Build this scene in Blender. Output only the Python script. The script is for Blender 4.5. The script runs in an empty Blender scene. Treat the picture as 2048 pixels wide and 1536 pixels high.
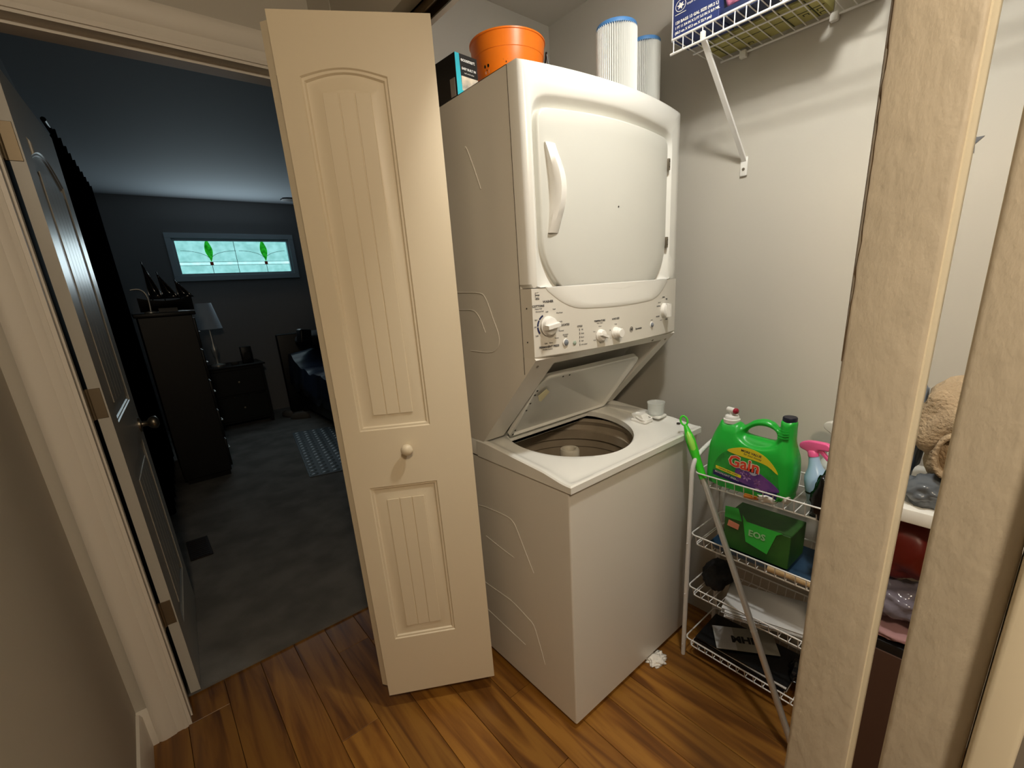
import bpy, bmesh, math, random
from mathutils import Vector, Matrix, noise
random.seed(7)
SC = bpy.context.scene
COL = SC.collection

# ------------------------------------------------------------------ camera, world, lights, exposure
cam_d = bpy.data.cameras.new('camera'); cam = bpy.data.objects.new('camera', cam_d); COL.objects.link(cam)
cam_d.sensor_width = 36.0; cam_d.lens = 900.2 / 2048 * 36.0
cam_d.shift_x = -0.0117; cam_d.shift_y = 0.0314; cam_d.clip_start = 0.02
Rm = ((0.75608371, 0.22645049, -0.61405016), (-0.65184793, 0.17657818, -0.73750554), (-0.05858063, 0.95788325, 0.28111917))
M = Matrix([list(r) for r in Rm]).to_4x4(); M.translation = Vector((-0.8074, -0.7969, 1.4154))
cam.matrix_world = M
SC.camera = cam
w = bpy.data.worlds.new('world'); SC.world = w; w.use_nodes = True
w.node_tree.nodes['Background'].inputs[0].default_value = (0.30, 0.55, 0.62, 1)
w.node_tree.nodes['Background'].inputs[1].default_value = 0.4
SC.view_settings.view_transform = 'Standard'; SC.view_settings.look = 'None'
SC.view_settings.gamma = 1.0; SC.view_settings.use_curve_mapping = False
SC.view_settings.exposure = 0.0

def area(name, loc, target, size, power, color, shape='DISK', size_y=None):
    l = bpy.data.lights.new(name, 'AREA'); l.shape = shape; l.size = size
    if size_y: l.size_y = size_y
    l.energy = power; l.color = color
    o = bpy.data.objects.new(name, l); COL.objects.link(o); o.location = loc
    o.rotation_euler = (Vector(target) - Vector(loc)).to_track_quat('-Z', 'Y').to_euler()
    return o
area('closet_ceiling_light', (0.07, -0.44, 2.41), (0.10, -0.44, 0.0), 0.12, 10.0, (1.0, 0.985, 0.925))
pl_ = bpy.data.lights.new('closet_bulb_glow', 'POINT'); pl_.shadow_soft_size = 0.06; pl_.energy = 6.5; pl_.color = (1.0, 0.985, 0.925)
po_ = bpy.data.objects.new('closet_ceiling_light', pl_); COL.objects.link(po_); po_.location = (0.07, -0.44, 2.37)
area('hall_ceiling_light', (-0.98, -1.45, 2.38), (-0.3, -0.6, 0.6), 0.24, 18.0, (1.0, 0.82, 0.60))
area('bedroom_window_light', (0.34, 5.70, 1.90), (0.34, 4.5, 2.2), 1.15, 8.0, (0.80, 0.93, 1.0), 'RECTANGLE', 0.38)

# ------------------------------------------------------------------ helpers
def lin(c):
    c = c.lstrip('#'); v = [int(c[i:i + 2], 16) / 255 for i in (0, 2, 4)]
    return tuple((x / 12.92 if x <= 0.04045 else ((x + 0.055) / 1.055) ** 2.4) for x in v) + (1.0,)

def mat(name, col, rough=0.5, metal=0.0, var=0.0, vscale=8.0, bump=0.0, bscale=60.0, stretch=(1, 1, 1), trans=0.0,
        alpha=1.0, col2=None, emit=0.0, coat=0.0, ior=None, spec=None, bdist=0.002, detail=3.0):
    m = bpy.data.materials.new(name); m.use_nodes = True
    nt = m.node_tree; b = nt.nodes['Principled BSDF']
    c = lin(col) if isinstance(col, str) else tuple(col) + (1.0,)
    b.inputs['Base Color'].default_value = c
    b.inputs['Roughness'].default_value = rough; b.inputs['Metallic'].default_value = metal
    b.inputs['Transmission Weight'].default_value = trans; b.inputs['Alpha'].default_value = alpha
    b.inputs['Coat Weight'].default_value = coat
    if ior: b.inputs['IOR'].default_value = ior
    if spec is not None: b.inputs['Specular IOR Level'].default_value = spec
    if emit:
        b.inputs['Emission Color'].default_value = c; b.inputs['Emission Strength'].default_value = emit
    tc = nt.nodes.new('ShaderNodeTexCoord'); mp = nt.nodes.new('ShaderNodeMapping')
    mp.inputs['Scale'].default_value = stretch
    nt.links.new(tc.outputs['Object'], mp.inputs[0])
    if var or col2:
        n = nt.nodes.new('ShaderNodeTexNoise'); n.inputs['Scale'].default_value = vscale; n.inputs['Detail'].default_value = detail
        nt.links.new(mp.outputs[0], n.inputs['Vector'])
        mx = nt.nodes.new('ShaderNodeMix'); mx.data_type = 'RGBA'
        mx.inputs[6].default_value = c
        c2 = lin(col2) if col2 else tuple(x * (1 - var) for x in c[:3]) + (1,)
        mx.inputs[7].default_value = c2
        rp = nt.nodes.new('ShaderNodeMapRange'); rp.inputs[1].default_value = 0.35; rp.inputs[2].default_value = 0.65
        nt.links.new(n.outputs[0], rp.inputs[0]); nt.links.new(rp.outputs[0], mx.inputs[0])
        nt.links.new(mx.outputs[2], b.inputs['Base Color'])
        if emit: nt.links.new(mx.outputs[2], b.inputs['Emission Color'])
    if bump:
        n2 = nt.nodes.new('ShaderNodeTexNoise'); n2.inputs['Scale'].default_value = bscale; n2.inputs['Detail'].default_value = 4
        nt.links.new(mp.outputs[0], n2.inputs['Vector'])
        bp = nt.nodes.new('ShaderNodeBump'); bp.inputs['Strength'].default_value = bump; bp.inputs['Distance'].default_value = bdist
        nt.links.new(n2.outputs[0], bp.inputs['Height']); nt.links.new(bp.outputs[0], b.inputs['Normal'])
    return m

def frame_from(d):
    d = d.normalized(); a = Vector((0, 0, 1)) if abs(d.z) < 0.9 else Vector((1, 0, 0))
    u = d.cross(a).normalized(); return u, d.cross(u).normalized()

class MB:
    def __init__(s): s.v = []; s.f = []; s.mi = []; s.cur = 0
    def add(s, vs, fs):
        o = len(s.v); s.v += [tuple(p) for p in vs]; s.f += [tuple(i + o for i in f) for f in fs]; s.mi += [s.cur] * len(fs); return s
    def box(s, a, b, bev=0.0, seg=2, M=None):
        x0, y0, z0 = a; x1, y1, z1 = b
        if not bev:
            vs = [(x0, y0, z0), (x1, y0, z0), (x1, y1, z0), (x0, y1, z0), (x0, y0, z1), (x1, y0, z1), (x1, y1, z1), (x0, y1, z1)]
            fs = [(0, 3, 2, 1), (4, 5, 6, 7), (0, 1, 5, 4), (1, 2, 6, 5), (2, 3, 7, 6), (3, 0, 4, 7)]
        else:
            bm = bmesh.new(); bmesh.ops.create_cube(bm, size=1)
            for v in bm.verts: v.co = ((x0 + x1) / 2 + v.co.x * (x1 - x0), (y0 + y1) / 2 + v.co.y * (y1 - y0), (z0 + z1) / 2 + v.co.z * (z1 - z0))
            bmesh.ops.bevel(bm, geom=bm.edges[:] , offset=bev, segments=seg, profile=0.5, affect='EDGES')
            bm.verts.index_update(); vs = [v.co.copy() for v in bm.verts]; fs = [tuple(v.index for v in f.verts) for f in bm.faces]; bm.free()
        if M: vs = [M @ Vector(p) for p in vs]
        return s.add(vs, fs)
    def prism(s, pts, d):           # pts: list of 3d points (planar), d: extrusion vector
        n = len(pts); d = Vector(d); vs = [Vector(p) for p in pts] + [Vector(p) + d for p in pts]
        fs = [tuple(range(n - 1, -1, -1)), tuple(range(n, 2 * n))] + [(i, (i + 1) % n, (i + 1) % n + n, i + n) for i in range(n)]
        return s.add(vs, fs)
    def tube(s, pts, r, n=8, closed=False, cap=True):
        pts = [Vector(p) for p in pts]; k = len(pts); rs = r if isinstance(r, (list, tuple)) else [r] * k
        vs = []; u = None
        for i, p in enumerate(pts):
            if closed: d = (pts[(i + 1) % k] - pts[i - 1])
            else: d = pts[min(i + 1, k - 1)] - pts[max(i - 1, 0)]
            d = d.normalized() if d.length > 1e-9 else Vector((0, 0, 1))
            if u is None: u, _ = frame_from(d)
            u = (u - d * u.dot(d)); u = u.normalized() if u.length > 1e-6 else frame_from(d)[0]
            w_ = d.cross(u)
            for j in range(n):
                a = 2 * math.pi * j / n; vs.append(p + (u * math.cos(a) + w_ * math.sin(a)) * rs[i])
        fs = []
        for i in range(k if closed else k - 1):
            for j in range(n):
                a, b = i * n + j, i * n + (j + 1) % n; c, d_ = ((i + 1) % k) * n + (j + 1) % n, ((i + 1) % k) * n + j
                fs.append((a, b, c, d_))
        if cap and not closed: fs += [tuple(range(n - 1, -1, -1)), tuple(range((k - 1) * n, k * n))]
        return s.add(vs, fs)
    def lathe(s, c, prof, n=32, axis=(0, 0, 1), cap=True, sx=1.0):
        c = Vector(c); ax = Vector(axis).normalized(); u, v = frame_from(ax); vs = []
        for r, h in prof:
            for j in range(n):
                a = 2 * math.pi * j / n; vs.append(c + ax * h + (u * math.cos(a) * sx + v * math.sin(a)) * r)
        k = len(prof)
        fs = [(i * n + j, i * n + (j + 1) % n, (i + 1) * n + (j + 1) % n, (i + 1) * n + j) for i in range(k - 1) for j in range(n)]
        if cap: fs += [tuple(range(n - 1, -1, -1)), tuple(range((k - 1) * n, k * n))]
        return s.add(vs, fs)
    def rings(s, rs, cap0=False, cap1=False, closed=True):
        n = len(rs[0]); vs = [p for r in rs for p in r]
        m = n if closed else n - 1
        fs = [(i * n + j, i * n + (j + 1) % n, (i + 1) * n + (j + 1) % n, (i + 1) * n + j) for i in range(len(rs) - 1) for j in range(m)]
        if cap0: fs.append(tuple(range(n - 1, -1, -1)))
        if cap1: fs.append(tuple(range((len(rs) - 1) * n, len(rs) * n)))
        return s.add(vs, fs)
    def mesh(s, me, M=Matrix.Identity(4)):
        return s.add([M @ v.co for v in me.vertices], [tuple(p.vertices) for p in me.polygons])
    def build(s, name, m, parent=None, smooth=40, fix=True, ref=None):
        me = bpy.data.meshes.new(name)
        P = ref if ref is not None else (Vector((0, 0, 0)))
        me.from_pydata([tuple(Vector(p) - P) for p in s.v], [], s.f)
        ms = m if isinstance(m, (list, tuple)) else [m]
        for x in ms: me.materials.append(x)
        me.polygons.foreach_set('material_index', s.mi)
        if fix:
            bm = bmesh.new(); bm.from_mesh(me); bmesh.ops.remove_doubles(bm, verts=bm.verts, dist=1e-6)
            bmesh.ops.recalc_face_normals(bm, faces=bm.faces); bm.to_mesh(me); bm.free()
        if smooth: me.shade_smooth(); me.set_sharp_from_angle(angle=math.radians(smooth))
        o = bpy.data.objects.new(name, me); COL.objects.link(o); o.location = P
        if parent: o.parent = parent
        return o

def tag(o, label=None, cat=None, group=None, kind=None):
    if label: o['label'] = label
    if cat: o['category'] = cat
    if group: o['group'] = group
    if kind: o['kind'] = kind
    return o
def thing(name, label, cat, loc=(0, 0, 0), rz=0.0, group=None):
    o = bpy.data.objects.new(name, None); COL.objects.link(o); o.empty_display_size = 0.05
    o.location = loc; o.rotation_euler = (0, 0, rz); return tag(o, label, cat, group)
def struct(name, mb, m, label, parent=None, smooth=30):
    return tag(mb.build(name, m, parent, smooth), label, None, None, 'structure')

def smoothpts(pts, sub=4, closed=True):
    n = len(pts); out = []
    P = lambda i: Vector(pts[i % n]) if closed else Vector(pts[max(0, min(n - 1, i))])
    for i in range(n if closed else n - 1):
        p0, p1, p2, p3 = P(i - 1), P(i), P(i + 1), P(i + 2)
        for k in range(sub):
            t = k / sub
            out.append(0.5 * ((2 * p1) + (p2 - p0) * t + (2 * p0 - 5 * p1 + 4 * p2 - p3) * t * t + (3 * p1 - p0 - 3 * p2 + p3) * t ** 3))
    if not closed: out.append(P(n - 1))
    return out

def curve_mesh(splines, ext, bev=0.0, res=3):
    cu = bpy.data.curves.new('c', 'CURVE'); cu.dimensions = '2D'; cu.fill_mode = 'BOTH'; cu.extrude = ext; cu.bevel_depth = bev; cu.bevel_resolution = res
    for pts in splines:
        sp = cu.splines.new('POLY'); sp.points.add(len(pts) - 1)
        for i, p in enumerate(pts): sp.points[i].co = (p[0], p[1], 0, 1)
        sp.use_cyclic_u = True
    o = bpy.data.objects.new('c', cu); COL.objects.link(o)
    me = bpy.data.meshes.new_from_object(o); bpy.data.objects.remove(o); bpy.data.curves.remove(cu); return me

def text_mesh(body, size, align='CENTER', ext=0.0, bold=0.0):
    cu = bpy.data.curves.new('t', 'FONT'); cu.body = body; cu.size = size; cu.align_x = align; cu.align_y = 'CENTER'; cu.extrude = ext; cu.offset = bold; cu.resolution_u = 2
    o = bpy.data.objects.new('t', cu); COL.objects.link(o)
    me = bpy.data.meshes.new_from_object(o); bpy.data.objects.remove(o); bpy.data.curves.remove(cu); return me

def basis(o, x, y):
    x = Vector(x).normalized(); y = Vector(y); y = (y - x * y.dot(x)).normalized(); z = x.cross(y)
    return Matrix(((x.x, y.x, z.x, o[0]), (x.y, y.y, z.y, o[1]), (x.z, y.z, z.z, o[2]), (0, 0, 0, 1)))

def blob(name, c, sc, m, amp=0.25, freq=3.0, seed=0, sub=4, parent=None, flat=None, fold=(1, 1, 1), rz=0.0):
    bm = bmesh.new(); bmesh.ops.create_icosphere(bm, subdivisions=sub, radius=1.0)
    off = Vector((seed * 3.1, seed * 1.7, seed * 5.3)); R = Matrix.Rotation(rz, 3, 'Z')
    for v in bm.verts:
        p = v.co.copy(); q = Vector((p.x * fold[0], p.y * fold[1], p.z * fold[2]))
        d = noise.noise(q * freq + off) + 0.5 * abs(noise.noise(q * freq * 2.3 + off))
        p = p * (1 + amp * d)
        p = R @ Vector((p.x * sc[0], p.y * sc[1], p.z * sc[2]))
        if flat is not None: p.z = max(p.z, flat)
        v.co = p
    me = bpy.data.meshes.new(name); bm.to_mesh(me); bm.free(); me.materials.append(m); me.shade_smooth()
    o = bpy.data.objects.new(name, me); COL.objects.link(o); o.location = c
    if parent: o.parent = parent
    return o

# ------------------------------------------------------------------ materials
m_wall = mat('greige_wall_paint', '#c2bdb2', 0.75, bump=0.10, bscale=160)
m_tanw = mat('textured_wall_paint', '#cec4b2', 0.55, bump=0.45, bscale=75, stretch=(1, 1.0, 0.55), bdist=0.004, var=0.07, vscale=25)
m_ceil = mat('ceiling_paint', '#dedad2', 0.85, bump=0.1, bscale=120)
m_white = mat('white_enamel', '#e9e8e2', 0.22, coat=0.15)
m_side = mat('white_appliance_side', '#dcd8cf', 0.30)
m_plastic = mat('white_plastic', '#eceae4', 0.32)
m_panel = mat('control_panel_plastic', '#d9d5cb', 0.38)
m_doorgrey = mat('dryer_door_enamel', '#cdcdc6', 0.30)
m_trimw = mat('door_paint_cream', '#dfd1b6', 0.38, bump=0.04, bscale=80)
m_trim = mat('trim_paint', '#e6e0d6', 0.42)
m_black = mat('black_plastic', '#0b0b0c', 0.4)
m_print = mat('printed_ink', '#3b3a3c', 0.6)
m_navyink = mat('navy_ink', '#1a2350', 0.5)
m_wire = mat('white_vinyl_wire', '#eceae6', 0.35)
m_chrome = mat('brushed_steel', '#d2d0ca', 0.38, 0.75)
m_nickel = mat('satin_nickel', '#8d8577', 0.38, 1.0)
m_hinge = mat('aged_brass_hinge', '#8a7c66', 0.45, 0.7)
m_tubm = mat('wash_tub_plastic', '#a29582', 0.35, var=0.15, vscale=12)
m_tubd = mat('wash_tub_floor', '#191715', 0.5)
m_orange = mat('orange_plastic', '#ff8118', 0.35)
m_carpet = mat('grey_carpet', '#8b8883', 0.95, bump=0.9, bscale=350, var=0.35, vscale=5, bdist=0.006)
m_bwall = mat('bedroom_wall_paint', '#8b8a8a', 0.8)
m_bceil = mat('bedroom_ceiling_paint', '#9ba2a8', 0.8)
m_green = mat('green_plastic', '#25b83c', 0.3)
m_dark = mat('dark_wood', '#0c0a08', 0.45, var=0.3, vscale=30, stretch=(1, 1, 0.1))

def wood(name, c1, c2, c3):
    m = bpy.data.materials.new(name); m.use_nodes = True; nt = m.node_tree; b = nt.nodes['Principled BSDF']
    tc = nt.nodes.new('ShaderNodeTexCoord'); mp = nt.nodes.new('ShaderNodeMapping'); mp.inputs['Scale'].default_value = (14, 1.1, 1)
    oi = nt.nodes.new('ShaderNodeObjectInfo'); va = nt.nodes.new('ShaderNodeVectorMath'); va.operation = 'MULTIPLY_ADD'
    nt.links.new(tc.outputs['Object'], mp.inputs[0])
    cmb = nt.nodes.new('ShaderNodeCombineXYZ'); mu = nt.nodes.new('ShaderNodeMath'); mu.operation = 'MULTIPLY'; mu.inputs[1].default_value = 37
    nt.links.new(oi.outputs['Random'], mu.inputs[0]); nt.links.new(mu.outputs[0], cmb.inputs[0]); nt.links.new(mu.outputs[0], cmb.inputs[2])
    ad = nt.nodes.new('ShaderNodeVectorMath'); ad.operation = 'ADD'; nt.links.new(mp.outputs[0], ad.inputs[0]); nt.links.new(cmb.outputs[0], ad.inputs[1])
    n = nt.nodes.new('ShaderNodeTexNoise'); n.inputs['Scale'].default_value = 1.6; n.inputs['Detail'].default_value = 6; n.inputs['Distortion'].default_value = 0.9
    nt.links.new(ad.outputs[0], n.inputs['Vector'])
    cr = nt.nodes.new('ShaderNodeValToRGB'); e = cr.color_ramp.elements
    e[0].position = 0.33; e[0].color = lin(c1); e[1].position = 0.62; e[1].color = lin(c2); x = e.new(0.47); x.color = lin(c3)
    nt.links.new(n.outputs[0], cr.inputs[0])
    hs = nt.nodes.new('ShaderNodeHueSaturation'); mr = nt.nodes.new('ShaderNodeMapRange'); mr.inputs[3].default_value = 0.72; mr.inputs[4].default_value = 1.15
    nt.links.new(oi.outputs['Random'], mr.inputs[0]); nt.links.new(mr.outputs[0], hs.inputs['Value']); nt.links.new(cr.outputs[0], hs.inputs['Color'])
    nt.links.new(hs.outputs[0], b.inputs['Base Color']); b.inputs['Roughness'].default_value = 0.36
    bp = nt.nodes.new('ShaderNodeBump'); bp.inputs['Strength'].default_value = 0.15; bp.inputs['Distance'].default_value = 0.001
    nt.links.new(n.outputs[0], bp.inputs['Height']); nt.links.new(bp.outputs[0], b.inputs['Normal'])
    return m
m_floor = wood('honey_oak_floor', '#683f16', '#a3712d', '#8b5b22')

# ------------------------------------------------------------------ the setting
XW, YB, HC = 0.803, 0.82, 2.446          # shelf wall, wall behind machine, ceiling
fl = struct('floor', MB().box((-1.20, -3.0, -0.06), (0.92, 1.09, -0.012)), mat('dark_subfloor', '#20130a', 0.8), 'honey oak plank floor of the hall and closet')
pw = 0.127; x = -1.10; k = 0
while x < 0.82:
    y = -3.0 + random.uniform(-0.9, -0.1)
    while y < 1.09:
        L = random.uniform(0.8, 1.5); y0, y1 = max(y, -3.0), min(y + L, 1.09)
        if y1 - y0 > 0.02:
            cx, cy = (x + pw / 2), (y0 + y1) / 2; bx1 = min(x + pw - 0.0014, 0.90)
            o = MB().box((x, y0 + 0.0008, -0.013), (bx1, y1 - 0.0008, 0.0), 0.0009, 1).build('plank', m_floor, fl, 0, ref=Vector((cx, cy, 0)))
        y += L
    x += pw
struct('carpet', MB().box((-1.10, 1.09, -0.05), (3.0, 5.85, 0.008)), m_carpet, 'dark grey bedroom carpet')
struct('wall_right', MB().box((XW, -3.0, 0), (XW + 0.1, YB + 0.1, HC)), m_wall, 'greige closet wall behind the wire shelf and rack')
struct('wall_back', MB().box((-0.035, YB, 0), (XW, YB + 0.13, HC)).box((-0.15, 0.775, 0), (-0.035, 0.95, HC)), m_wall, 'greige closet wall behind the laundry machine')
# hall side of the closet wall: header, jamb stub, right hand run
struct('wall_header', MB().box((-0.15, -3.0, 2.075), (-0.035, 0.775, HC), 0.004, 2), m_wall, 'drywall header above the closet opening')
struct('wall_left', MB().box((-1.20, -3.0, 0), (-1.085, 1.07, HC)), m_wall, 'greige hall wall on the left')
JX0, JX1, HZ = -0.962, -0.222, 2.102
struct('wall_doorway', MB().box((-1.092, 0.95, 0), (JX0 - 0.02, 1.07, HC)).box((JX0 - 0.02, 0.95, HZ + 0.02), (JX1 + 0.02, 1.07, HC)).box((JX1 + 0.02, 0.95, 0), (0.9, 1.07, HC)), m_wall, 'hall end wall around the bedroom doorway')
struct('wall_rear', MB().box((-1.20, -3.1, 0), (0.92, -3.0, HC)), m_wall, 'hall wall behind the viewer')
struct('ceiling', MB().box((-1.20, -3.1, HC), (0.92, 1.09, HC + 0.1)), m_ceil, 'pale ceiling of the hall and closet')
struct('wall_hall_right', MB().box((-0.15, -3.0, 0), (-0.035, -1.55, 2.075)), m_wall, 'hall wall beyond the closet openings')
# door casing and jamb of the bedroom doorway
def casing_profile_v(mb, x0, x1, z0, z1, y=0.95, flip=False):
    xs = [(0, 0.0), (0, 0.010), (0.10, 0.016), (0.22, 0.018), (0.55, 0.014), (0.62, 0.010), (0.80, 0.010), (0.88, 0.013), (1, 0.010), (1, 0.0)]
    pts = [((x0 + (x1 - x0) * a), y - d, z0) for a, d in xs]
    mb.prism(pts, (0, 0, z1 - z0)); return mb
mbc = MB()
casing_profile_v(mbc, -1.055, -0.972, 0.0, HZ + 0.008)
casing_profile_v(mbc, -0.154, -0.206, 0.0, HZ + 0.008)
xs = [(0, 0.0), (0, 0.010), (0.10, 0.016), (0.22, 0.018), (0.55, 0.014), (0.62, 0.010), (0.80, 0.010), (0.88, 0.013), (1, 0.010), (1, 0.0)]
mbc.prism([(-1.055, 0.95 - d, HZ + 0.098 - 0.09 * a) for a, d in xs], (0.901, 0, 0))
struct('trim_1', mbc, m_trim, 'moulded casing around the bedroom doorway')
mj = MB().box((JX0 - 0.02, 0.945, 0), (JX0, 1.075, HZ + 0.02)).box((JX1, 0.945, 0), (JX1 + 0.02, 1.075, HZ + 0.02)).box((JX0, 0.945, HZ), (JX1, 1.075, HZ + 0.02))
mj.box((JX0, 0.985, 0), (JX0 + 0.005, 1.022, HZ)).box((JX1 - 0.011, 0.985, 0), (JX1, 1.022, HZ)).box((JX0, 0.985, HZ - 0.011), (JX1, 1.022, HZ))
struct('trim_2', mj, m_trim, 'jamb and door stop lining the bedroom doorway')
mb = MB(); 
mb.prism([(-1.085, -3.0, 0), (-1.071, -3.0, 0), (-1.071, -3.0, 0.125), (-1.077, -3.0, 0.14), (-1.085, -3.0, 0.142)], (0, 3.936, 0))
struct('baseboard_left', mb, m_trim, 'pale baseboard along the left hall wall')
struct('baseboard_doorway', MB().prism([(-1.085, 0.95, 0), (-1.085, 0.936, 0), (-1.085, 0.936, 0.125), (-1.085, 0.943, 0.14), (-1.085, 0.95, 0.142)], (0.030, 0, 0)), m_trim, 'short baseboard beside the doorway casing')
# textured posts standing in the closet wall
def post(y0, y1, x0, x1, label, chip=False):
    mb = MB().box((x0, y0, 0), (x1, y1, 2.078), 0.006, 3)
    o = struct('wall_post', mb, m_tanw, label, smooth=50)
    return o
p1 = post(-0.706, -0.628, -0.15, -0.098, 'narrow textured tan post nearer the wire rack, chipped left edge')
mchip = mat('bare_drywall_edge', '#8a6a3c', 0.8, var=0.5, vscale=40)
pts = []
n = 30
L_, R_ = [], []
for i in range(n + 1):
    z = 1.30 + 0.42 * i / n; wd = 0.003 + 0.0022 * noise.noise(Vector((i * 0.55, 0, 3))) ; wd *= math.sin(math.pi * min(1, max(0.02, i / n))) ** 0.4
    L_.append((-0.1488 + 0.004, -0.6275, z)); R_.append((-0.1508, -0.6295 - wd, z))
mb = MB(); mb.rings([[*L_], [*R_]], closed=False)
mb.build('chipped_edge', mchip, p1, 0)
tag(p1.children[0], 'brown bare chipped edge')
mw = mat('cream_bead_paint', '#fbf2da', 0.5)
MB().box((-0.1465, -0.7070, 0), (-0.0980, -0.7050, 2.078)).build('painted_return', mw, p1, 0)
p2 = post(-0.815, -0.741, -0.15, -0.098, 'wider textured tan post at the right of the photograph')
struct('trim_3', MB().box((-0.175, -0.852, 0), (-0.10, -0.8165, 2.078), 0.006, 3), mw, 'bright cream trim board at the lower right edge')
# bedroom shell
BZ = 2.555
struct('wall_bedroom_left', MB().box((-1.10, 1.07, 0), (-0.985, 5.9, BZ)), m_bwall, 'dim bedroom wall behind the dark curtain')
WX0, WX1, WZ0, WZ1 = -0.262, 0.952, 1.725, 2.136
struct('wall_bedroom_far', MB().box((-1.10, 5.8, 0), (WX0, 5.9, BZ)).box((WX1, 5.8, 0), (3.0, 5.9, BZ)).box((WX0, 5.8, 0), (WX1, 5.9, WZ0)).box((WX0, 5.8, WZ1), (WX1, 5.9, BZ)), m_bwall, 'dim bedroom wall holding the transom window')
struct('wall_bedroom_right', MB().box((2.9, 1.07, 0), (3.0, 5.9, BZ)), m_bwall, 'bedroom wall hidden to the right')
struct('wall_bedroom_near', MB().box((0.9, 1.0, 0), (3.0, 1.07, BZ)), m_bwall, 'bedroom wall beside the closet')
struct('ceiling_bedroom', MB().box((-1.10, 1.07, BZ), (3.0, 5.9, BZ + 0.1)), m_bceil, 'dim bedroom ceiling')

# transom window
m_pane = mat('textured_daylight_glass', (0.30, 0.66, 0.66), 0.3, emit=1.15, col2='#7fbdbb', vscale=16, detail=8)
m_pane2 = mat('clear_daylight_glass', (0.50, 0.90, 0.92), 0.3, emit=1.3, col2='#9fdada', vscale=14, detail=8)
m_lead = mat('dark_lead_came', '#1c2b2b', 0.5)
m_winf = mat('window_frame_white', '#bccad2', 0.4)
win = thing('window_1', 'narrow horizontal stained glass transom window high on the bedroom wall', None, (0, 5.8, 0)); win['kind'] = 'structure'
def fr(mb, x0, x1, z0, z1, t, ya, yb):
    for a, b in (((x0, z0), (x1, z0 + t)), ((x0, z1 - t), (x1, z1)), ((x0, z0 + t), (x0 + t, z1 - t)), ((x1 - t, z0 + t), (x1, z1 - t))):
        mb.box((a[0], ya, a[1]), (b[0], yb, b[1]), 0.002, 1)
    return mb
fr(MB(), WX0 - 0.055, WX1 + 0.055, WZ0 - 0.055, WZ1 + 0.055, 0.056, -0.016, -0.001).build('window_casing', m_winf, win)
fr(MB(), WX0, WX1, WZ0, WZ1, 0.028, 0.0, 0.06).build('window_frame', m_winf, win)
gx0, gx1, gz0, gz1 = WX0 + 0.028, WX1 - 0.028, WZ0 + 0.028, WZ1 - 0.028
gy = 0.045; gh = gz1 - gz0; gw = gx1 - gx0; zb1, zb0 = gz0 + gh * 0.36, gz0 + gh * 0.26
for (a, b, mm) in ((gz0, zb0, m_pane), (zb0, zb1, m_pane2), (zb1, gz1, m_pane)):
    for q in range(2):
        MB().box((gx0 + gw / 2 * q, gy, a), (gx0 + gw / 2 * (q + 1), gy + 0.004, b)).build('pane', mm, win, 0)
lead = MB(); r = 0.0028
lead.tube([(gx0 + gw / 2, gy - 0.002, gz0), (gx0 + gw / 2, gy - 0.002, gz1)], r, 6)
for z in (zb0, zb1): lead.tube([(gx0, gy - 0.002, z), (gx1, gy - 0.002, z)], r * 0.8, 6)
lx = (gx0 + gw * 0.27, gx0 + gw * 0.77)
zc = gz0 + gh * 0.31
for cx in lx:
    lead.tube([(cx, gy - 0.002, gz0), (cx, gy - 0.002, zc)], r, 6)
    for sgn in (-1, 1):
        pts = [(cx + sgn * (0.004 + 0.27 * (1 - math.cos(t * math.pi / 2))), gy - 0.002, zc + 0.04 + (gh * 0.40 - 0.04) * math.sin(t * math.pi / 2)) for t in [i / 12 for i in range(13)]]
        pts = [p for p in pts if gx0 < p[0] < gx1]
        lead.tube(pts, r * 0.8, 6)
lead.build('lead_came', m_lead, win)
m_leaf = mat('green_stained_glass', (0.02, 0.50, 0.03), 0.3, emit=0.7, col2='#0b7a10', vscale=30)
m_redg = mat('red_stained_glass', '#6e2a1c', 0.4, emit=0.15)
for cx in lx:
    lf = [(0.0, -0.0), (0.018, 0.04), (0.034, 0.10), (0.034, 0.15), (0.018, 0.20), (-0.004, 0.245), (-0.028, 0.20), (-0.040, 0.14), (-0.034, 0.09), (-0.012, 0.04)]
    me = curve_mesh([smoothpts([(a, b, 0) for a, b in lf], 3)], 0.003)
    MB().mesh(me, basis((cx, gy - 0.004, zc + 0.02), (1, 0, 0), (0, 0, 1))).build('leaf_pane', m_leaf, win, 0)
    MB().box((cx - 0.017, gy - 0.008, zc - 0.017), (cx + 0.017, gy - 0.001, zc + 0.017), 0.002, 1).build('square_pane', m_redg, win, 0)

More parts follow.
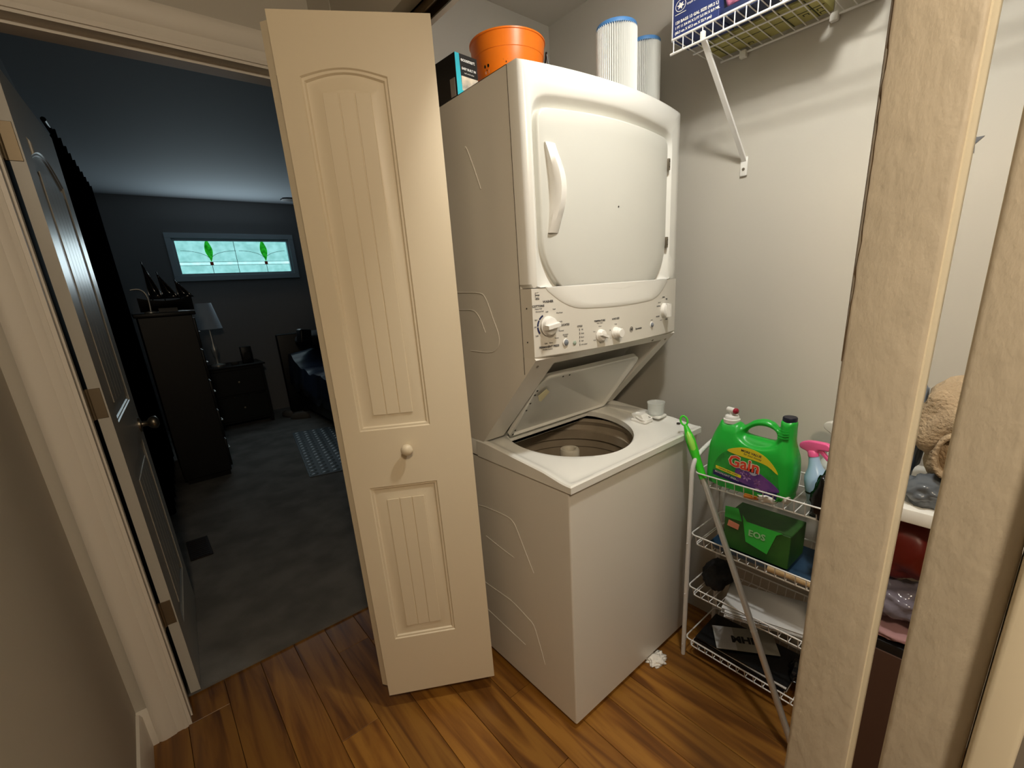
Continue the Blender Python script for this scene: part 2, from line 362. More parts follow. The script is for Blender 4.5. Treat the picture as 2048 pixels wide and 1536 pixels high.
# ------------------------------------------------------------------ panelled doors
def door_leaf_mb(W, H, T, panels, z0=0.0):
    mb = MB(); rec = 0.011; y_f = 0.0
    mb.box((0, rec, z0), (W, T, z0 + H))
    sl, sr = panels[0][0], panels[0][1]
    mb.box((0, y_f, z0), (sl, rec, z0 + H)); mb.box((sr, y_f, z0), (W, rec, z0 + H))
    ps = sorted(panels, key=lambda p: p[2]); zc = z0
    for (a, b, c, d, arch, fi, gro) in ps:
        mb.box((sl, y_f, zc), (sr, rec, c)); zc = d
        N = 12
        def outline(ins, zi):
            pts = [(a + ins, c + zi), (b - ins, c + zi)]
            for i in range(N + 1):
                t = i / N; xx = (b - ins) + (a - b + 2 * ins) * t
                pts.append((xx, d - arch - zi + arch * math.sin(math.pi * t) if arch else d - zi))
            return pts
        def ring(ins, y, zi=None):
            return [Vector((p[0], y, p[1])) for p in outline(ins, ins if zi is None else zi)]
        mb.rings([ring(0, 0.0), ring(0.003, 0.0035), ring(0.008, 0.004), ring(0.0115, 0.0085), ring(0.018, 0.0095), ring(fi * 0.92, 0.0035), ring(fi, 0.0035)], cap1=True)
        if arch:
            pts = [(b, rec, d), (b, rec, d)]
            for i in range(N):
                t0, t1 = i / N, (i + 1) / N; xa, xb = b + (a - b) * t0, b + (a - b) * t1
                za, zb = d - arch + arch * math.sin(math.pi * t0), d - arch + arch * math.sin(math.pi * t1)
                mb.prism([(xa, y_f, za), (xa, y_f, d + 1e-4), (xb, y_f, d + 1e-4), (xb, y_f, zb)], (0, rec, 0))
        # field boards
        f0, f1 = a + fi, b - fi; nb = gro + 1; g = 0.0028; ww = (f1 - f0) / nb
        for i in range(nb):
            ztop = d - fi
            mb.box((f0 + ww * i + (g / 2 if i else 0), 0.0008, c + fi), (f0 + ww * (i + 1) - (g / 2 if i < nb - 1 else 0), 0.004, ztop - (arch * 0.35 if arch else 0)), 0.0006, 1)
    mb.box((sl, y_f, zc), (sr, rec, z0 + H))
    return mb
# bifold closet door: front leaf with the knob, rear leaf folded behind it
bif = thing('bifold_door', 'folded cream bifold closet door with small round knob', 'door', (-0.417, 0.50, 0.0))
th1 = math.atan2(-0.19, 0.317); LW = 0.3696
fl_panels = [(0.050, 0.252, 1.03, 1.935, 0.018, 0.045, 2), (0.050, 0.252, 0.292, 0.85, 0.0, 0.045, 2)]
l1 = door_leaf_mb(LW, 1.985, 0.034, fl_panels, 0.062).build('door_leaf', m_trimw, bif, 30); l1.rotation_euler = (0, 0, th1)
kn = MB().lathe((0.178, 0.0, 0.968), [(0.0001, 0.0), (0.009, 0.0), (0.008, 0.012), (0.011, 0.016), (0.0165, 0.022), (0.0175, 0.028), (0.014, 0.034), (0.006, 0.0375), (0.0001, 0.038)], 28, (0, -1, 0), cap=False)
kn.build('knob', m_trimw, l1, 60)
tr = Matrix.Rotation(-th1, 4, 'Z')
l2 = door_leaf_mb(LW, 1.985, 0.034, [(0.118, 0.320, 1.03, 1.935, 0.018, 0.045, 2), (0.118, 0.320, 0.292, 0.85, 0.0, 0.045, 2)], 0.062)
l2o = l2.build('door_leaf', m_trimw, bif, 30)
# local origin at far end so that its panelled side faces away from the front leaf
B = Vector((-0.397 + LW * 0.857, 0.534 + LW * 0.515, 0)); A2 = Vector((-0.397, 0.534, 0))
nrm = Vector((-0.515, 0.857, 0))
l2o.rotation_euler = (0, 0, math.radians(31 + 180)); l2o.location = B + nrm * 0.034 - Vector((-0.417, 0.50, 0))
for z in (1.90, 1.10, 0.32):
    h = MB(); hx, hy = -0.4045, 0.5315
    h.tube([(hx, hy, z - 0.03), (hx, hy, z + 0.03)], 0.0035, 8)
    h.build('hinge', m_black, bif, 40).location = Vector((0.417, -0.50, 0))
# bedroom door, swung into the bedroom
dr = thing('door_1', 'white panelled bedroom door standing open into the dark bedroom', None, (-0.9205, 1.085, 0.0)); dr['kind'] = 'structure'
dr.rotation_euler = (0, 0, math.radians(86.2))
m_doorp = mat('glossy_door_paint', '#c4c1b8', 0.33)
dl = door_leaf_mb(0.70, 2.03, 0.031, [(0.115, 0.585, 1.05, 1.90, 0.05, 0.06, 4), (0.115, 0.585, 0.24, 0.88, 0.0, 0.06, 4)], 0.012).build('door_leaf', m_doorp, dr, 30)
kb = MB().lathe((0.635, 0.0, 0.93), [(0.0001, 0), (0.032, 0), (0.032, 0.006), (0.012, 0.010), (0.011, 0.028), (0.022, 0.036), (0.028, 0.048), (0.026, 0.060), (0.014, 0.068), (0.0001, 0.069)], 28, (0, -1, 0), cap=False)
kb.build('door_knob', m_nickel, dr, 60)
for z in (1.855, 1.14, 0.37):
    h = MB().box((-0.0025, 0.004, z - 0.047), (0.0, 0.036, z + 0.047), 0.0008, 1)
    h.tube([(-0.004, 0.037, z - 0.048), (-0.004, 0.037, z + 0.048)], 0.006, 10)
    h.box((-0.03, 0.036, z - 0.047), (-0.003, 0.038, z + 0.047))
    h.build('hinge', m_hinge, dr, 40)

# closet bifold track under the header
m_track = mat('bronze_track', '#5a4a34', 0.4, 0.6)
tk = MB().box((-0.112, -0.60, 2.052), (-0.108, 0.765, 2.074)).box((-0.083, -0.60, 2.052), (-0.079, 0.765, 2.074)).box((-0.112, -0.60, 2.070), (-0.079, 0.765, 2.0745))
struct('trim_4', tk, m_track, 'metal bifold track screwed under the closet header')

# ------------------------------------------------------------------ stacked washer and dryer
W, YBK = 0.683, 0.80
ma = thing('stacked_washer_dryer', 'tall white stacked laundry machine, dryer above an open top washer', 'washer dryer', (0, 0, 0))
HB = 0.855
def rrect(x0, x1, y0, y1, r_, z):
    return [Vector((cx + r_ * math.cos(math.radians(a)), cy + r_ * math.sin(math.radians(a)), z)) for cx, cy, s0 in ((x1 - r_, y1 - r_, 0), (x0 + r_, y1 - r_, 90), (x0 + r_, y0 + r_, 180), (x1 - r_, y0 + r_, 270)) for a in (s0, s0 + 30, s0 + 60, s0 + 90)]
mb = MB().rings([rrect(0.003, W - 0.003, 0.003, YBK - 0.023, 0.006, 0.02), rrect(0, W, 0, YBK - 0.02, 0.006, 0.023), rrect(0, W, 0, YBK - 0.02, 0.006, HB - 0.002)], cap0=True)
mb.build('washer_cabinet', m_side, ma, 40)
for fx in (0.05, W - 0.05):
    for fy in (0.05, 0.70):
        MB().lathe((fx, fy, 0), [(0.022, 0), (0.022, 0.008), (0.008, 0.010), (0.008, 0.026)], 16).build('foot', m_black, ma)
# top deck with round opening
TC = (0.312, 0.297); TR = 0.232
def deck_z(x, y):
    if y < 0.02: z = 0.879
    elif y < 0.10: z = 0.879 + (y - 0.02) / 0.08 * 0.014
    else: z = 0.893 + min(1, (y - 0.10) / 0.27) * 0.022
    return z
def inner_z(x, y):                      # slightly dished deck
    e = min(x + 0.012, W + 0.012 - x, y + 0.03); t = max(0.0, min(1.0, (e - 0.02) / 0.03)); t = t * t * (3 - 2 * t)
    return deck_z(x, y) - 0.009 * t
NA = 144
def ray_rect(a, x0, x1, y0, y1, c):
    dx, dy = math.cos(a), math.sin(a); t = 1e9
    if dx > 1e-9: t = min(t, (x1 - c[0]) / dx)
    if dx < -1e-9: t = min(t, (x0 - c[0]) / dx)
    if dy > 1e-9: t = min(t, (y1 - c[1]) / dy)
    if dy < -1e-9: t = min(t, (y0 - c[1]) / dy)
    return (c[0] + dx * t, c[1] + dy * t)
rs = []
X0, X1, Y0, Y1 = -0.004, W + 0.004, -0.012, 0.43
cor = [math.atan2(yy - TC[1], xx - TC[0]) for xx in (X0, X1) for yy in (Y0, Y1)]
angs = sorted([2 * math.pi * i / NA - math.pi for i in range(NA)] + cor)
def hole(a, r_): return (TC[0] + math.cos(a) * r_, min(TC[1] + math.sin(a) * r_, 0.398 + (r_ - TR)))
outer = [ray_rect(a, X0, X1, Y0, Y1, TC) for a in angs]
rs.append([Vector((p[0], p[1], HB + 0.001)) for p in outer])
rs.append([Vector((p[0], p[1], deck_z(*p) - 0.004)) for p in outer])
def shr(k):
    out = []
    for a, p in zip(angs, outer):
        q = hole(a, TR); out.append((p[0] + (q[0] - p[0]) * k, p[1] + (q[1] - p[1]) * k))
    return out
for ins in (0.004, 0.012):
    rs.append([Vector((min(max(p[0], X0 + ins), X1 - ins), min(max(p[1], Y0 + ins), Y1 - ins), deck_z(*p))) for p in outer])
inn = [(min(max(p[0], X0 + 0.012), X1 - 0.012), min(max(p[1], Y0 + 0.012), Y1 - 0.012)) for p in outer]
for k in (0.08, 0.18, 0.28, 0.4, 0.55, 0.7, 0.85, 0.97):
    ring = []
    for a, p in zip(angs, inn):
        q = hole(a, TR)
        xx, yy = p[0] + (q[0] - p[0]) * k, p[1] + (q[1] - p[1]) * k
        ring.append(Vector((xx, yy, inner_z(xx, yy))))
    rs.append(ring)
cz = lambda a: inner_z(*hole(a, TR))
rs.append([Vector((*hole(a, TR - 0.002), cz(a) - 0.003)) for a in angs])
rs.append([Vector((*hole(a, TR - 0.004), cz(a) - 0.022)) for a in angs])
rs.append([Vector((*hole(a, TR + 0.012), cz(a) - 0.024)) for a in angs])
mdk = MB().rings(rs)
mdk.box((0.0, 0.43, HB), (W, YBK - 0.02, 0.914), 0.003, 2)
deck = mdk.build('washer_top', m_white, ma, 35)
# raised strip along right of the deck and screw hole
MB().box((0.615, 0.12, 0.895), (0.672, 0.40, 0.907), 0.006, 3).build('raised_strip', m_white, deck)
MB().lathe((0.655, 0.062, 0.8835), [(0.007, 0), (0.007, 0.0015)], 16).build('vent_hole', m_black, deck)
# bleach dispenser hatch
h = MB().box((0.552, 0.135, 0.888), (0.603, 0.205, 0.902), 0.006, 3)
h.prism([(0.560, 0.150, 0.902), (0.596, 0.150, 0.902), (0.596, 0.193, 0.902), (0.560, 0.193, 0.902)], (0.0, 0.012, 0.016))
h.tube(smoothpts([(0.556, 0.142, 0.903), (0.600, 0.142, 0.903), (0.601, 0.170, 0.910), (0.582, 0.197, 0.918), (0.560, 0.180, 0.908)], 4), 0.0035, 8, closed=True)
h.build('bleach_dispenser', m_plastic, deck, 50)
# tub
prof = []
zt = 0.868
for (rr, zz) in ((0.242, zt), (0.236, zt - 0.012), (0.246, zt - 0.030), (0.240, zt - 0.048), (0.228, zt - 0.052), (0.228, zt - 0.085), (0.240, zt - 0.090), (0.236, zt - 0.12), (0.242, zt - 0.126), (0.238, zt - 0.19), (0.235, zt - 0.36)):
    prof.append((rr, zz))
tub = MB().lathe((TC[0], TC[1], 0), prof, 72, cap=False)
tub.build('wash_tub', m_tubm, ma, 45)
MB().lathe((TC[0], TC[1], 0), [(0.0005, zt - 0.30), (0.12, zt - 0.305), (0.237, zt - 0.285), (0.2395, zt - 0.19)], 64, cap=False).build('tub_basket', mat('dark_perforated_basket', '#2a2724', 0.35, var=0.6, vscale=70), ma)
ag = MB().lathe((TC[0], TC[1], 0), [(0.085, zt - 0.30), (0.060, zt - 0.20), (0.040, zt - 0.14), (0.036, zt - 0.065), (0.0365, zt - 0.050), (0.033, zt - 0.043), (0.024, zt - 0.043), (0.0215, zt - 0.050), (0.021, zt - 0.075), (0.0005, zt - 0.075)], 40, cap=False)
for i in range(4):
    a = i * math.pi / 2 + 0.3; d = Vector((math.cos(a), math.sin(a), 0)); n_ = Vector((-math.sin(a), math.cos(a), 0)) * 0.004; c_ = Vector((TC[0], TC[1], 0))
    ag.prism([c_ + d * 0.05 - n_ + Vector((0, 0, zt - 0.30)), c_ + d * 0.15 - n_ + Vector((0, 0, zt - 0.30)), c_ + d * 0.14 - n_ + Vector((0, 0, zt - 0.27)), c_ + d * 0.035 - n_ + Vector((0, 0, zt - 0.13))], n_ * 2)
ag.build('agitator', mat('agitator_plastic', '#d6d0c2', 0.4), ma, 45)
# cabinet sides above the washer, shroud slope
SH = [(0.108, 1.214), (0.392, 0.917)]
mb = MB()
mb.prism([(0.002, 0.158, 1.9145), (0.002, 0.158, 1.30), (0.002, 0.52, 0.93), (0.002, YBK - 0.021, 0.916), (0.002, YBK - 0.021, 1.9145)], (W - 0.004, 0, 0))
for xs__ in (0.0, W - 0.0018):
    mb.prism([(xs__, 0.160, 1.915), (xs__, 0.160, 1.1605), (xs__, 0.392, 0.9155), (xs__, YBK - 0.02, 0.9155), (xs__, YBK - 0.02, 1.915)], (0.0018, 0, 0))
mb.box((0.0, 0.160, 1.9135), (W, YBK - 0.02, 1.915))
dc = mb.build('dryer_cabinet', m_side, ma, 20)
# slanted shroud panel with raised side flanges
sh = MB()
def shp(x, t, off=0.0):                 # t 0 bottom .. 1 top, off along normal (towards viewer)
    a, b = Vector((x, SH[1][0], SH[1][1])), Vector((x, SH[0][0], SH[0][1])); nn = Vector((0, -0.723, -0.691))
    return a + (b - a) * t + nn * off
def slab(mb, x0, x1, t0, t1, o0, o1):
    mb.prism([shp(x0, t0, o0), shp(x1, t0, o0), shp(x1, t1, o0), shp(x0, t1, o0)], Vector((0, -0.723, -0.691)) * (o1 - o0))
slab(sh, 0.002, W - 0.002, -0.02, 1.0, -0.085, -0.075)
slab(sh, 0.0004, 0.086, -0.008, 1.0, -0.085, 0.0); slab(sh, 0.630, W - 0.0004, -0.008, 1.0, -0.085, 0.0); slab(sh, 0.086, 0.630, 0.93, 1.0, -0.085, 0.0)
sho = sh.build('shroud_panel', m_side, ma, 30)
for (sx, stt) in ((0.022, 0.93), (W - 0.03, 0.93), (W - 0.12, 0.955)):
    MB().lathe(shp(sx, stt, 0.0005), [(0.004, 0), (0.004, 0.0012), (0.0015, 0.0018)], 12, (0, -0.723, -0.691)).build('screw', m_nickel, sho)
# lid, open and leaning back
ld = thing('lid', None, None); ld.parent = ma; del_keys = []
lx0, lx1 = 0.098, 0.612; hy, hz = 0.378, 0.909; ll = 0.290; la = math.atan2(1.135 - 0.909, 0.378 - 0.198)
ub = Vector((0, -math.cos(la), math.sin(la))); nb = Vector((0, -math.sin(la), -math.cos(la)))   # nb towards viewer / inside of lid
LB = basis((lx0, hy, hz), (1, 0, 0), ub)      # local x width, y up the lid, z = x cross y
Wl = lx1 - lx0
def rr_outline(x0, x1, y0, y1, rad, n=6, wav=0.0):
    pts = []
    for (cx, cy, a0, r_) in ((x1 - rad, y1 - rad, 0, rad), (x0 + rad, y1 - rad, 90, rad), (x0 + 0.01, y0 + 0.01, 180, 0.01), (x1 - 0.01, y0 + 0.01, 270, 0.01)):
        for i in range(n + 1):
            a = math.radians(a0 + 90 * i / n); px, py = cx + r_ * math.cos(a), cy + r_ * math.sin(a)
            pts.append(Vector((px, py, 0)))
    return pts
for o_ in (ld,): bpy.data.objects.remove(o_)
lo = rr_outline(0, Wl, 0, ll, 0.045); li = rr_outline(0.020, Wl - 0.020, 0.004, ll - 0.024, 0.035)
s_ = 1 if (LB.to_3x3() @ Vector((0, 0, 1))).dot(nb) > 0 else -1
Z = lambda p, z: LB @ Vector((p.x, p.y, z * s_))
lm = MB().rings([[Z(p, -0.016) for p in li], [Z(p, -0.016) for p in lo], [Z(p, -0.006) for p in lo], [Z(p * 1.0, 0.0) for p in lo], [Z(p + (q - p) * 0.45, 0.001) for p, q in zip(lo, li)], [Z(p + (q - p) * 0.8, -0.006) for p, q in zip(lo, li)], [Z(p, -0.009) for p in li]], cap0=True, cap1=True)
lido = lm.build('lid', m_white, ma, 50)
mdot = MB()
for yy in (0.012, 0.035, 0.14, 0.175, 0.215, 0.235):
    mdot.lathe(LB @ Vector((0.011, yy, 0.0012 * s_)), [(0.0035, 0), (0.0035, 0.0012)], 10, nb)
for (xx, yy) in ((0.10, ll - 0.012), (0.13, ll - 0.012)): mdot.lathe(LB @ Vector((xx, yy, 0.0012 * s_)), [(0.003, 0), (0.003, 0.0012)], 10, nb)
mdot.build('rivet_holes', m_black, lido)['kind'] = 'stuff'
stk = MB().prism([LB @ Vector((a, b, 0.001 * s_)) for a, b in ((0.030, 0.205), (0.052, 0.232), (0.075, 0.214), (0.060, 0.170), (0.046, 0.178))], nb * 0.0015)
tag(stk.build('sticker', mat('yellowed_sticker', '#d6cda6', 0.6), lido), 'yellowed peeling sticker')

# dryer front: bowed fascia, sunk surround, door
def bow(x): t = (x - 0.345) / 0.345; return 0.112 - 0.040 * (1 - t * t)
def star(pts, c, N=180, extra=()):
    """resample polygon by angle about c"""
    out = []
    angs_ = [2 * math.pi * i / N for i in range(N)]
    n = len(pts)
    for a in angs_:
        dx, dy = math.cos(a), math.sin(a); best = None
        for i in range(n):
            x1, y1 = pts[i][0] - c[0], pts[i][1] - c[1]; x2, y2 = pts[(i + 1) % n][0] - c[0], pts[(i + 1) % n][1] - c[1]
            ex, ey = x2 - x1, y2 - y1; den = dx * ey - dy * ex
            if abs(den) < 1e-12: continue
            t = (x1 * ey - y1 * ex) / den; u = (x1 * dy - y1 * dx) / den
            if t > 0 and -1e-6 <= u <= 1 + 1e-6: best = t if best is None else max(best, t)
        out.append((c[0] + dx * best, c[1] + dy * best))
    return out
def rnd(pts, rad, n=6):
    out = []
    k = len(pts)
    for i in range(k):
        p0, p1, p2 = Vector(pts[i - 1] + (0,)), Vector(pts[i] + (0,)), Vector(pts[(i + 1) % k] + (0,)); r_ = rad[i] if isinstance(rad, list) else rad
        a = p1 + (p0 - p1).normalized() * r_; b = p1 + (p2 - p1).normalized() * r_
        for j in range(n + 1):
            t = j / n; out.append(tuple(((1 - t) ** 2 * a + 2 * t * (1 - t) * p1 + t * t * b)[:2]))
    return out
DCc = (0.315, 1.61)
d_poly = rnd([(0.043, 1.822), (0.043, 1.47), (0.105, 1.386), (0.30, 1.379), (0.505, 1.386), (0.592, 1.47), (0.592, 1.822), (0.315, 1.832)], [0.03, 0.06, 0.04, 0.1, 0.05, 0.06, 0.03, 0.15])
D_ = star(d_poly, DCc)
def scl(P, dx, dz=None):
    dz = dx if dz is None else dz; out = []
    for p in P:
        v = Vector((p[0] - DCc[0], p[1] - DCc[1])); l = v.length; out.append((DCc[0] + v.x * (l + dx) / l, DCc[1] + v.y * (l + dx) / l))
    return out
zS = 1.404
outp = star(rnd([(0.0, 1.915), (0.0, zS), (W, zS), (W, 1.915)], 0.0005, 1), DCc)
def cl(P): return [(min(max(p[0], 0.0), W), max(min(p[1], 1.915), zS)) for p in P]
fascia = MB()
def R3(P, off): return [Vector((p[0], bow(p[0]) + off, p[1])) for p in P]
def Rb(P, y): return [Vector((p[0], y, p[1])) for p in P]
def lerp(P, Q, t): return [(a[0] + (b[0] - a[0]) * t, a[1] + (b[1] - a[1]) * t) for a, b in zip(P, Q)]
rec_o = cl(star(rnd([(0.024, 1.850), (0.020, zS - 0.05), (0.612, zS - 0.05), (0.612, 1.846), (0.315, 1.862)], [0.05, 0.02, 0.02, 0.05, 0.15]), DCc))
rec_i = cl(scl(D_, 0.004))
in1 = lerp(outp, rec_o, 0.12)
def inset_out(k): return [(min(max(p[0], k), W - k), max(min(p[1], 1.915 - k), zS)) for p in outp]
fascia.rings([Rb(outp, 0.158), R3(outp, 0.012), R3(inset_out(0.004), 0.004), R3(inset_out(0.012), 0.0), R3(lerp(inset_out(0.012), rec_o, 0.5), -0.002), R3(rec_o, 0.0), R3(lerp(rec_o, rec_i, 0.25), 0.004), R3(lerp(rec_o, rec_i, 0.85), 0.018), R3(rec_i, 0.021), R3(cl(scl(D_, -0.004)), 0.026), R3(cl(scl(D_, -0.02)), 0.026)])
fas = fascia.build('dryer_front_frame', m_white, ma, 35)
# door
dd = MB(); rings_ = [R3(D_, 0.024), R3(D_, 0.010), R3(scl(D_, -0.002), 0.0065), R3(scl(D_, -0.006), 0.005)]
base = scl(D_, -0.006)
for k in (0.85, 0.7, 0.5, 0.3, 0.12, 0.01): rings_.append(R3([(DCc[0] + (p[0] - DCc[0]) * k, DCc[1] + (p[1] - DCc[1]) * k) for p in base], 0.005 - 0.002 * (1 - k)))
dd.rings(rings_)
ddo = dd.build('dryer_door', m_doorgrey, ma, 40)
# handle: tapered crescent grip
hm = MB(); hr = []
for i in range(17):
    t = i / 16; z = 1.538 + 0.208 * t; s_in = math.sin(math.pi * t)
    xc = 0.076 + 0.012 * s_in; hw = 0.017 + 0.002 * s_in; yo = bow(0.07) + 0.004; dep = 0.006 + 0.030 * s_in
    hr.append([Vector((xc - hw * 0.9, yo + 0.004, z)), Vector((xc - hw, yo - dep * 0.6, z)), Vector((xc - hw * 0.55, yo - dep, z)), Vector((xc + hw * 0.55, yo - dep * 0.92, z)), Vector((xc + hw, yo - dep * 0.5, z)), Vector((xc + hw * 1.1, yo + 0.004, z))])
hm.rings(hr, True, True); hm.build('door_handle', m_plastic, ddo, 45)
for z in (1.751, 1.52):
    hh = MB().box((0.588, bow(0.59) - 0.001, z - 0.017), (0.597, bow(0.59) + 0.02, z + 0.017), 0.002, 2)
    hh.build('hinge', m_nickel, ddo)
    h2 = MB().lathe((0.5925, bow(0.59) - 0.0012, z + 0.008), [(0.0015, 0), (0.0015, 0.001)], 8, (0, -1, 0)).lathe((0.5925, bow(0.59) - 0.0012, z - 0.008), [(0.0015, 0), (0.0015, 0.001)], 8, (0, -1, 0))
    h2.build('hinge_screw', m_black, ddo)
# control panel: bowed, slightly tapered towards bottom
def pslab(mb, xs_, zlo, zhi, off, back):
    top, bot, tb, bb = [], [], [], []
    n = len(xs_)
    F = []
    for x_ in xs_:
        a, b = zlo(x_), zhi(x_); F.append([Vector((x_, back, a)), Vector((x_, bow(x_) + off + 0.004, a)), Vector((x_, bow(x_) + off, a + 0.004)), Vector((x_, bow(x_) + off, (a + b) / 2)), Vector((x_, bow(x_) + off, b)), Vector((x_, back, b))])
    mb.rings(F, True, True)
cp = MB(); xs_ = [i * W / 40 for i in range(41)]
pslab(cp, xs_, lambda x_: 1.219, lambda x_: 1.4025, 0.0, 0.158)
cpo = cp.build('control_panel', m_panel, ma, 40)
# white scoop below the door
sc_ = star(rnd([(0.036, 1.4045), (0.115, 1.342), (0.315, 1.334), (0.53, 1.342), (0.612, 1.4045)], [0.002, 0.06, 0.1, 0.06, 0.002]), (0.32, 1.385))
scm = MB()
sci = [(0.32 + (p[0] - 0.32) * 0.97, 1.385 + (p[1] - 1.385) * 0.9) for p in sc_]
rr = [R3(sc_, 0.001), R3(sc_, -0.001), R3(sci, -0.003)]
for k in (0.8, 0.6, 0.4, 0.2, 0.01): rr.append(R3([(0.32 + (p[0] - 0.32) * k, 1.385 + (p[1] - 1.385) * k) for p in sci], -0.003))
scm.rings(rr); scm.build('finger_scoop', m_white, cpo, 40)
# knobs
def knob(x_, z_, r_, dep, ang, style):
    c = Vector((x_, bow(x_), z_)); k = MB()
    k.lathe(c, [(r_ * 1.08, 0), (r_ * 1.08, 0.003), (r_, 0.004), (r_ * 0.94, dep * 0.55), (r_ * 0.84, dep * 0.62), (0.0004, dep * 0.62)], 36, (0, -1, 0), cap=False)
    if style == 'bar':
        ca, sa = math.cos(ang), math.sin(ang); d = Vector((ca, 0, sa)); n_ = Vector((-sa, 0, ca)); out = Vector((0, -1, 0))
        base_ = [c + out * dep * 0.45 + d * a * r_ * 0.97 + n_ * b * r_ * 0.30 for a, b in ((-1, -1), (1, -1), (1, 1), (-1, 1))]
        topb = [c + out * dep * 1.05 + d * a * r_ * 0.93 + n_ * b * r_ * 0.20 for a, b in ((-1, -1), (1, -1), (1, 1), (-1, 1))]
        k.rings([base_, topb], True, True)
    else:
        k.lathe(c, [(r_ * 0.84, dep * 0.6), (r_ * 0.80, dep * 1.0), (r_ * 0.72, dep * 1.08), (0.0004, dep * 1.08)], 32, (0, -1, 0), cap=False)
    ko = k.build('control_knob', m_plastic, cpo, 40)
    return ko
knob(0.0455, 1.303, 0.0245, 0.026, 0.12, 'bar')
ar = MB(); cx_, cz_ = 0.0455, 1.303
for a0, a1 in ((118, 145), (149, 178), (182, 214)):
    P_, Q_ = [], []
    for i in range(9):
        a = math.radians(a0 + (a1 - a0) * i / 8); P_.append(Vector((cx_ + 0.030 * math.cos(a), bow(cx_) - 0.0006 + 0.0, cz_ + 0.030 * math.sin(a)))); Q_.append(Vector((cx_ + 0.0345 * math.cos(a), bow(cx_) - 0.0002, cz_ + 0.0345 * math.sin(a))))
    for p in P_ + Q_: p.y = bow(p.x) - 0.0008
    ar.rings([P_, Q_], closed=False)
ar.build('dial_scale', m_navyink, cpo, 0)
knob(0.230, 1.258, 0.0165, 0.022, -0.35, 'bar'); knob(0.296, 1.258, 0.0165, 0.024, 0, 'round'); knob(0.580, 1.302, 0.0225, 0.026, 1.65, 'bar')
m_btn = mat('grey_button', '#7d838c', 0.35)
for (bx, bz, br) in ((0.1005, 1.252, 0.0080), (0.494, 1.262, 0.0072)):
    MB().lathe((bx, bow(bx), bz), [(br * 1.4, 0), (br * 1.3, 0.002), (br * 1.05, 0.0025)], 24, (0, -1, 0), cap=False).build('button_ring', m_plastic, cpo)
    MB().lathe((bx, bow(bx), bz), [(br, 0.0), (br, 0.004), (br * 0.7, 0.0055), (0.0003, 0.006)], 24, (0, -1, 0), cap=False, sx=1.0).build('push_button', m_btn, cpo, 50)
MB().lathe((0.1315, bow(0.13), 1.2475), [(0.006, 0.0), (0.006, 0.002), (0.004, 0.003), (0.0003, 0.0035)], 20, (0, -1, 0), cap=False).build('indicator_lens', mat('indicator', '#9fae9f', 0.2), cpo, 50)
# lettering
pr_ = MB()
def ptxt(body, x_, z_, size, bold=0.0003, mb=None, rot=0.0):
    e = 0.004; y_ = bow(x_); dy = (bow(x_ + e) - bow(x_ - e)) / (2 * e)
    (mb or pr_).mesh(text_mesh(body, size, bold=bold), basis((x_, y_ - 0.0009, z_), (1, dy, 0), (0, 0, 1)))
ptxt('WASHER', 0.048, 1.367, 0.0082); ptxt('COTTONS', 0.0175, 1.357, 0.0078); ptxt('Heavy Soil', 0.0175, 1.350, 0.0052, 0.0001)
ptxt('Normal Soil', 0.021, 1.343, 0.0050, 0.0001); ptxt('DELICATES', 0.096, 1.301, 0.0076); ptxt('PERMANENT PRESS', 0.046, 1.247, 0.0076)
ptxt('Wrinkle Control', 0.040, 1.2405, 0.0048, 0.0001)
for t_, x_, z_ in (('Soak', 0.066, 1.346), ('Pre-Wash', 0.083, 1.335), ('Light', 0.086, 1.311), ('Normal', 0.087, 1.286), ('Heavy', 0.071, 1.268), ('Light', 0.036, 1.257), ('Rinse', 0.052, 1.257), ('Spin', 0.009, 1.322), ('Off', 0.0055, 1.303), ('Light', 0.010, 1.280), ('OFF', 0.043, 1.340)):
    ptxt(t_, x_, z_, 0.0050, 0.0001)
ptxt('SECOND', 0.1005, 1.274, 0.0046, 0.0001); ptxt('RINSE', 0.1005, 1.269, 0.0046, 0.0001); ptxt('CYCLE', 0.151, 1.292, 0.0062)
for i, t_ in enumerate(('Fill', 'Wash', 'Rinse', 'Spin', 'Lid Locked')):
    z_ = 1.282 - i * 0.0105; ptxt(t_, 0.160 + (0.006 if i == 4 else 0), z_, 0.0052, 0.0001); pr_.mesh(text_mesh('I', 0.008, bold=0.0006), basis((0.150, bow(0.15) - 0.0009, z_), (1, -0.1, 0), (0, 0, 1)))
ptxt('TEMPERATURE', 0.228, 1.300, 0.0068); ptxt('Wash / Rinse', 0.228, 1.2935, 0.0046, 0.0001); ptxt('Warm', 0.229, 1.284, 0.0046, 0.0001); ptxt('Hot', 0.206, 1.271, 0.0050, 0.0001); ptxt('Cold', 0.206, 1.246, 0.0050, 0.0001); ptxt('Tap', 0.229, 1.2365, 0.0050, 0.0001)
ptxt('LOAD SIZE', 0.297, 1.300, 0.0068); ptxt('Large', 0.297, 1.284, 0.0050, 0.0001); ptxt('M', 0.272, 1.268, 0.0050, 0.0001); ptxt('S', 0.275, 1.244, 0.0050, 0.0001)
ptxt('Spacemaker', 0.414, 1.259, 0.0075); ptxt('START', 0.494, 1.277, 0.0048, 0.0001)
ptxt('DRYER', 0.575, 1.345, 0.0062); ptxt('TIMED', 0.600, 1.338, 0.0050); ptxt('COTTONS', 0.539, 1.318, 0.0055); ptxt('EASY CARE', 0.535, 1.285, 0.0050); ptxt('Delicates', 0.605, 1.270, 0.0050); ptxt('More Dry', 0.545, 1.330, 0.0042, 0.0001); ptxt('Less Dry', 0.560, 1.271, 0.0042, 0.0001)
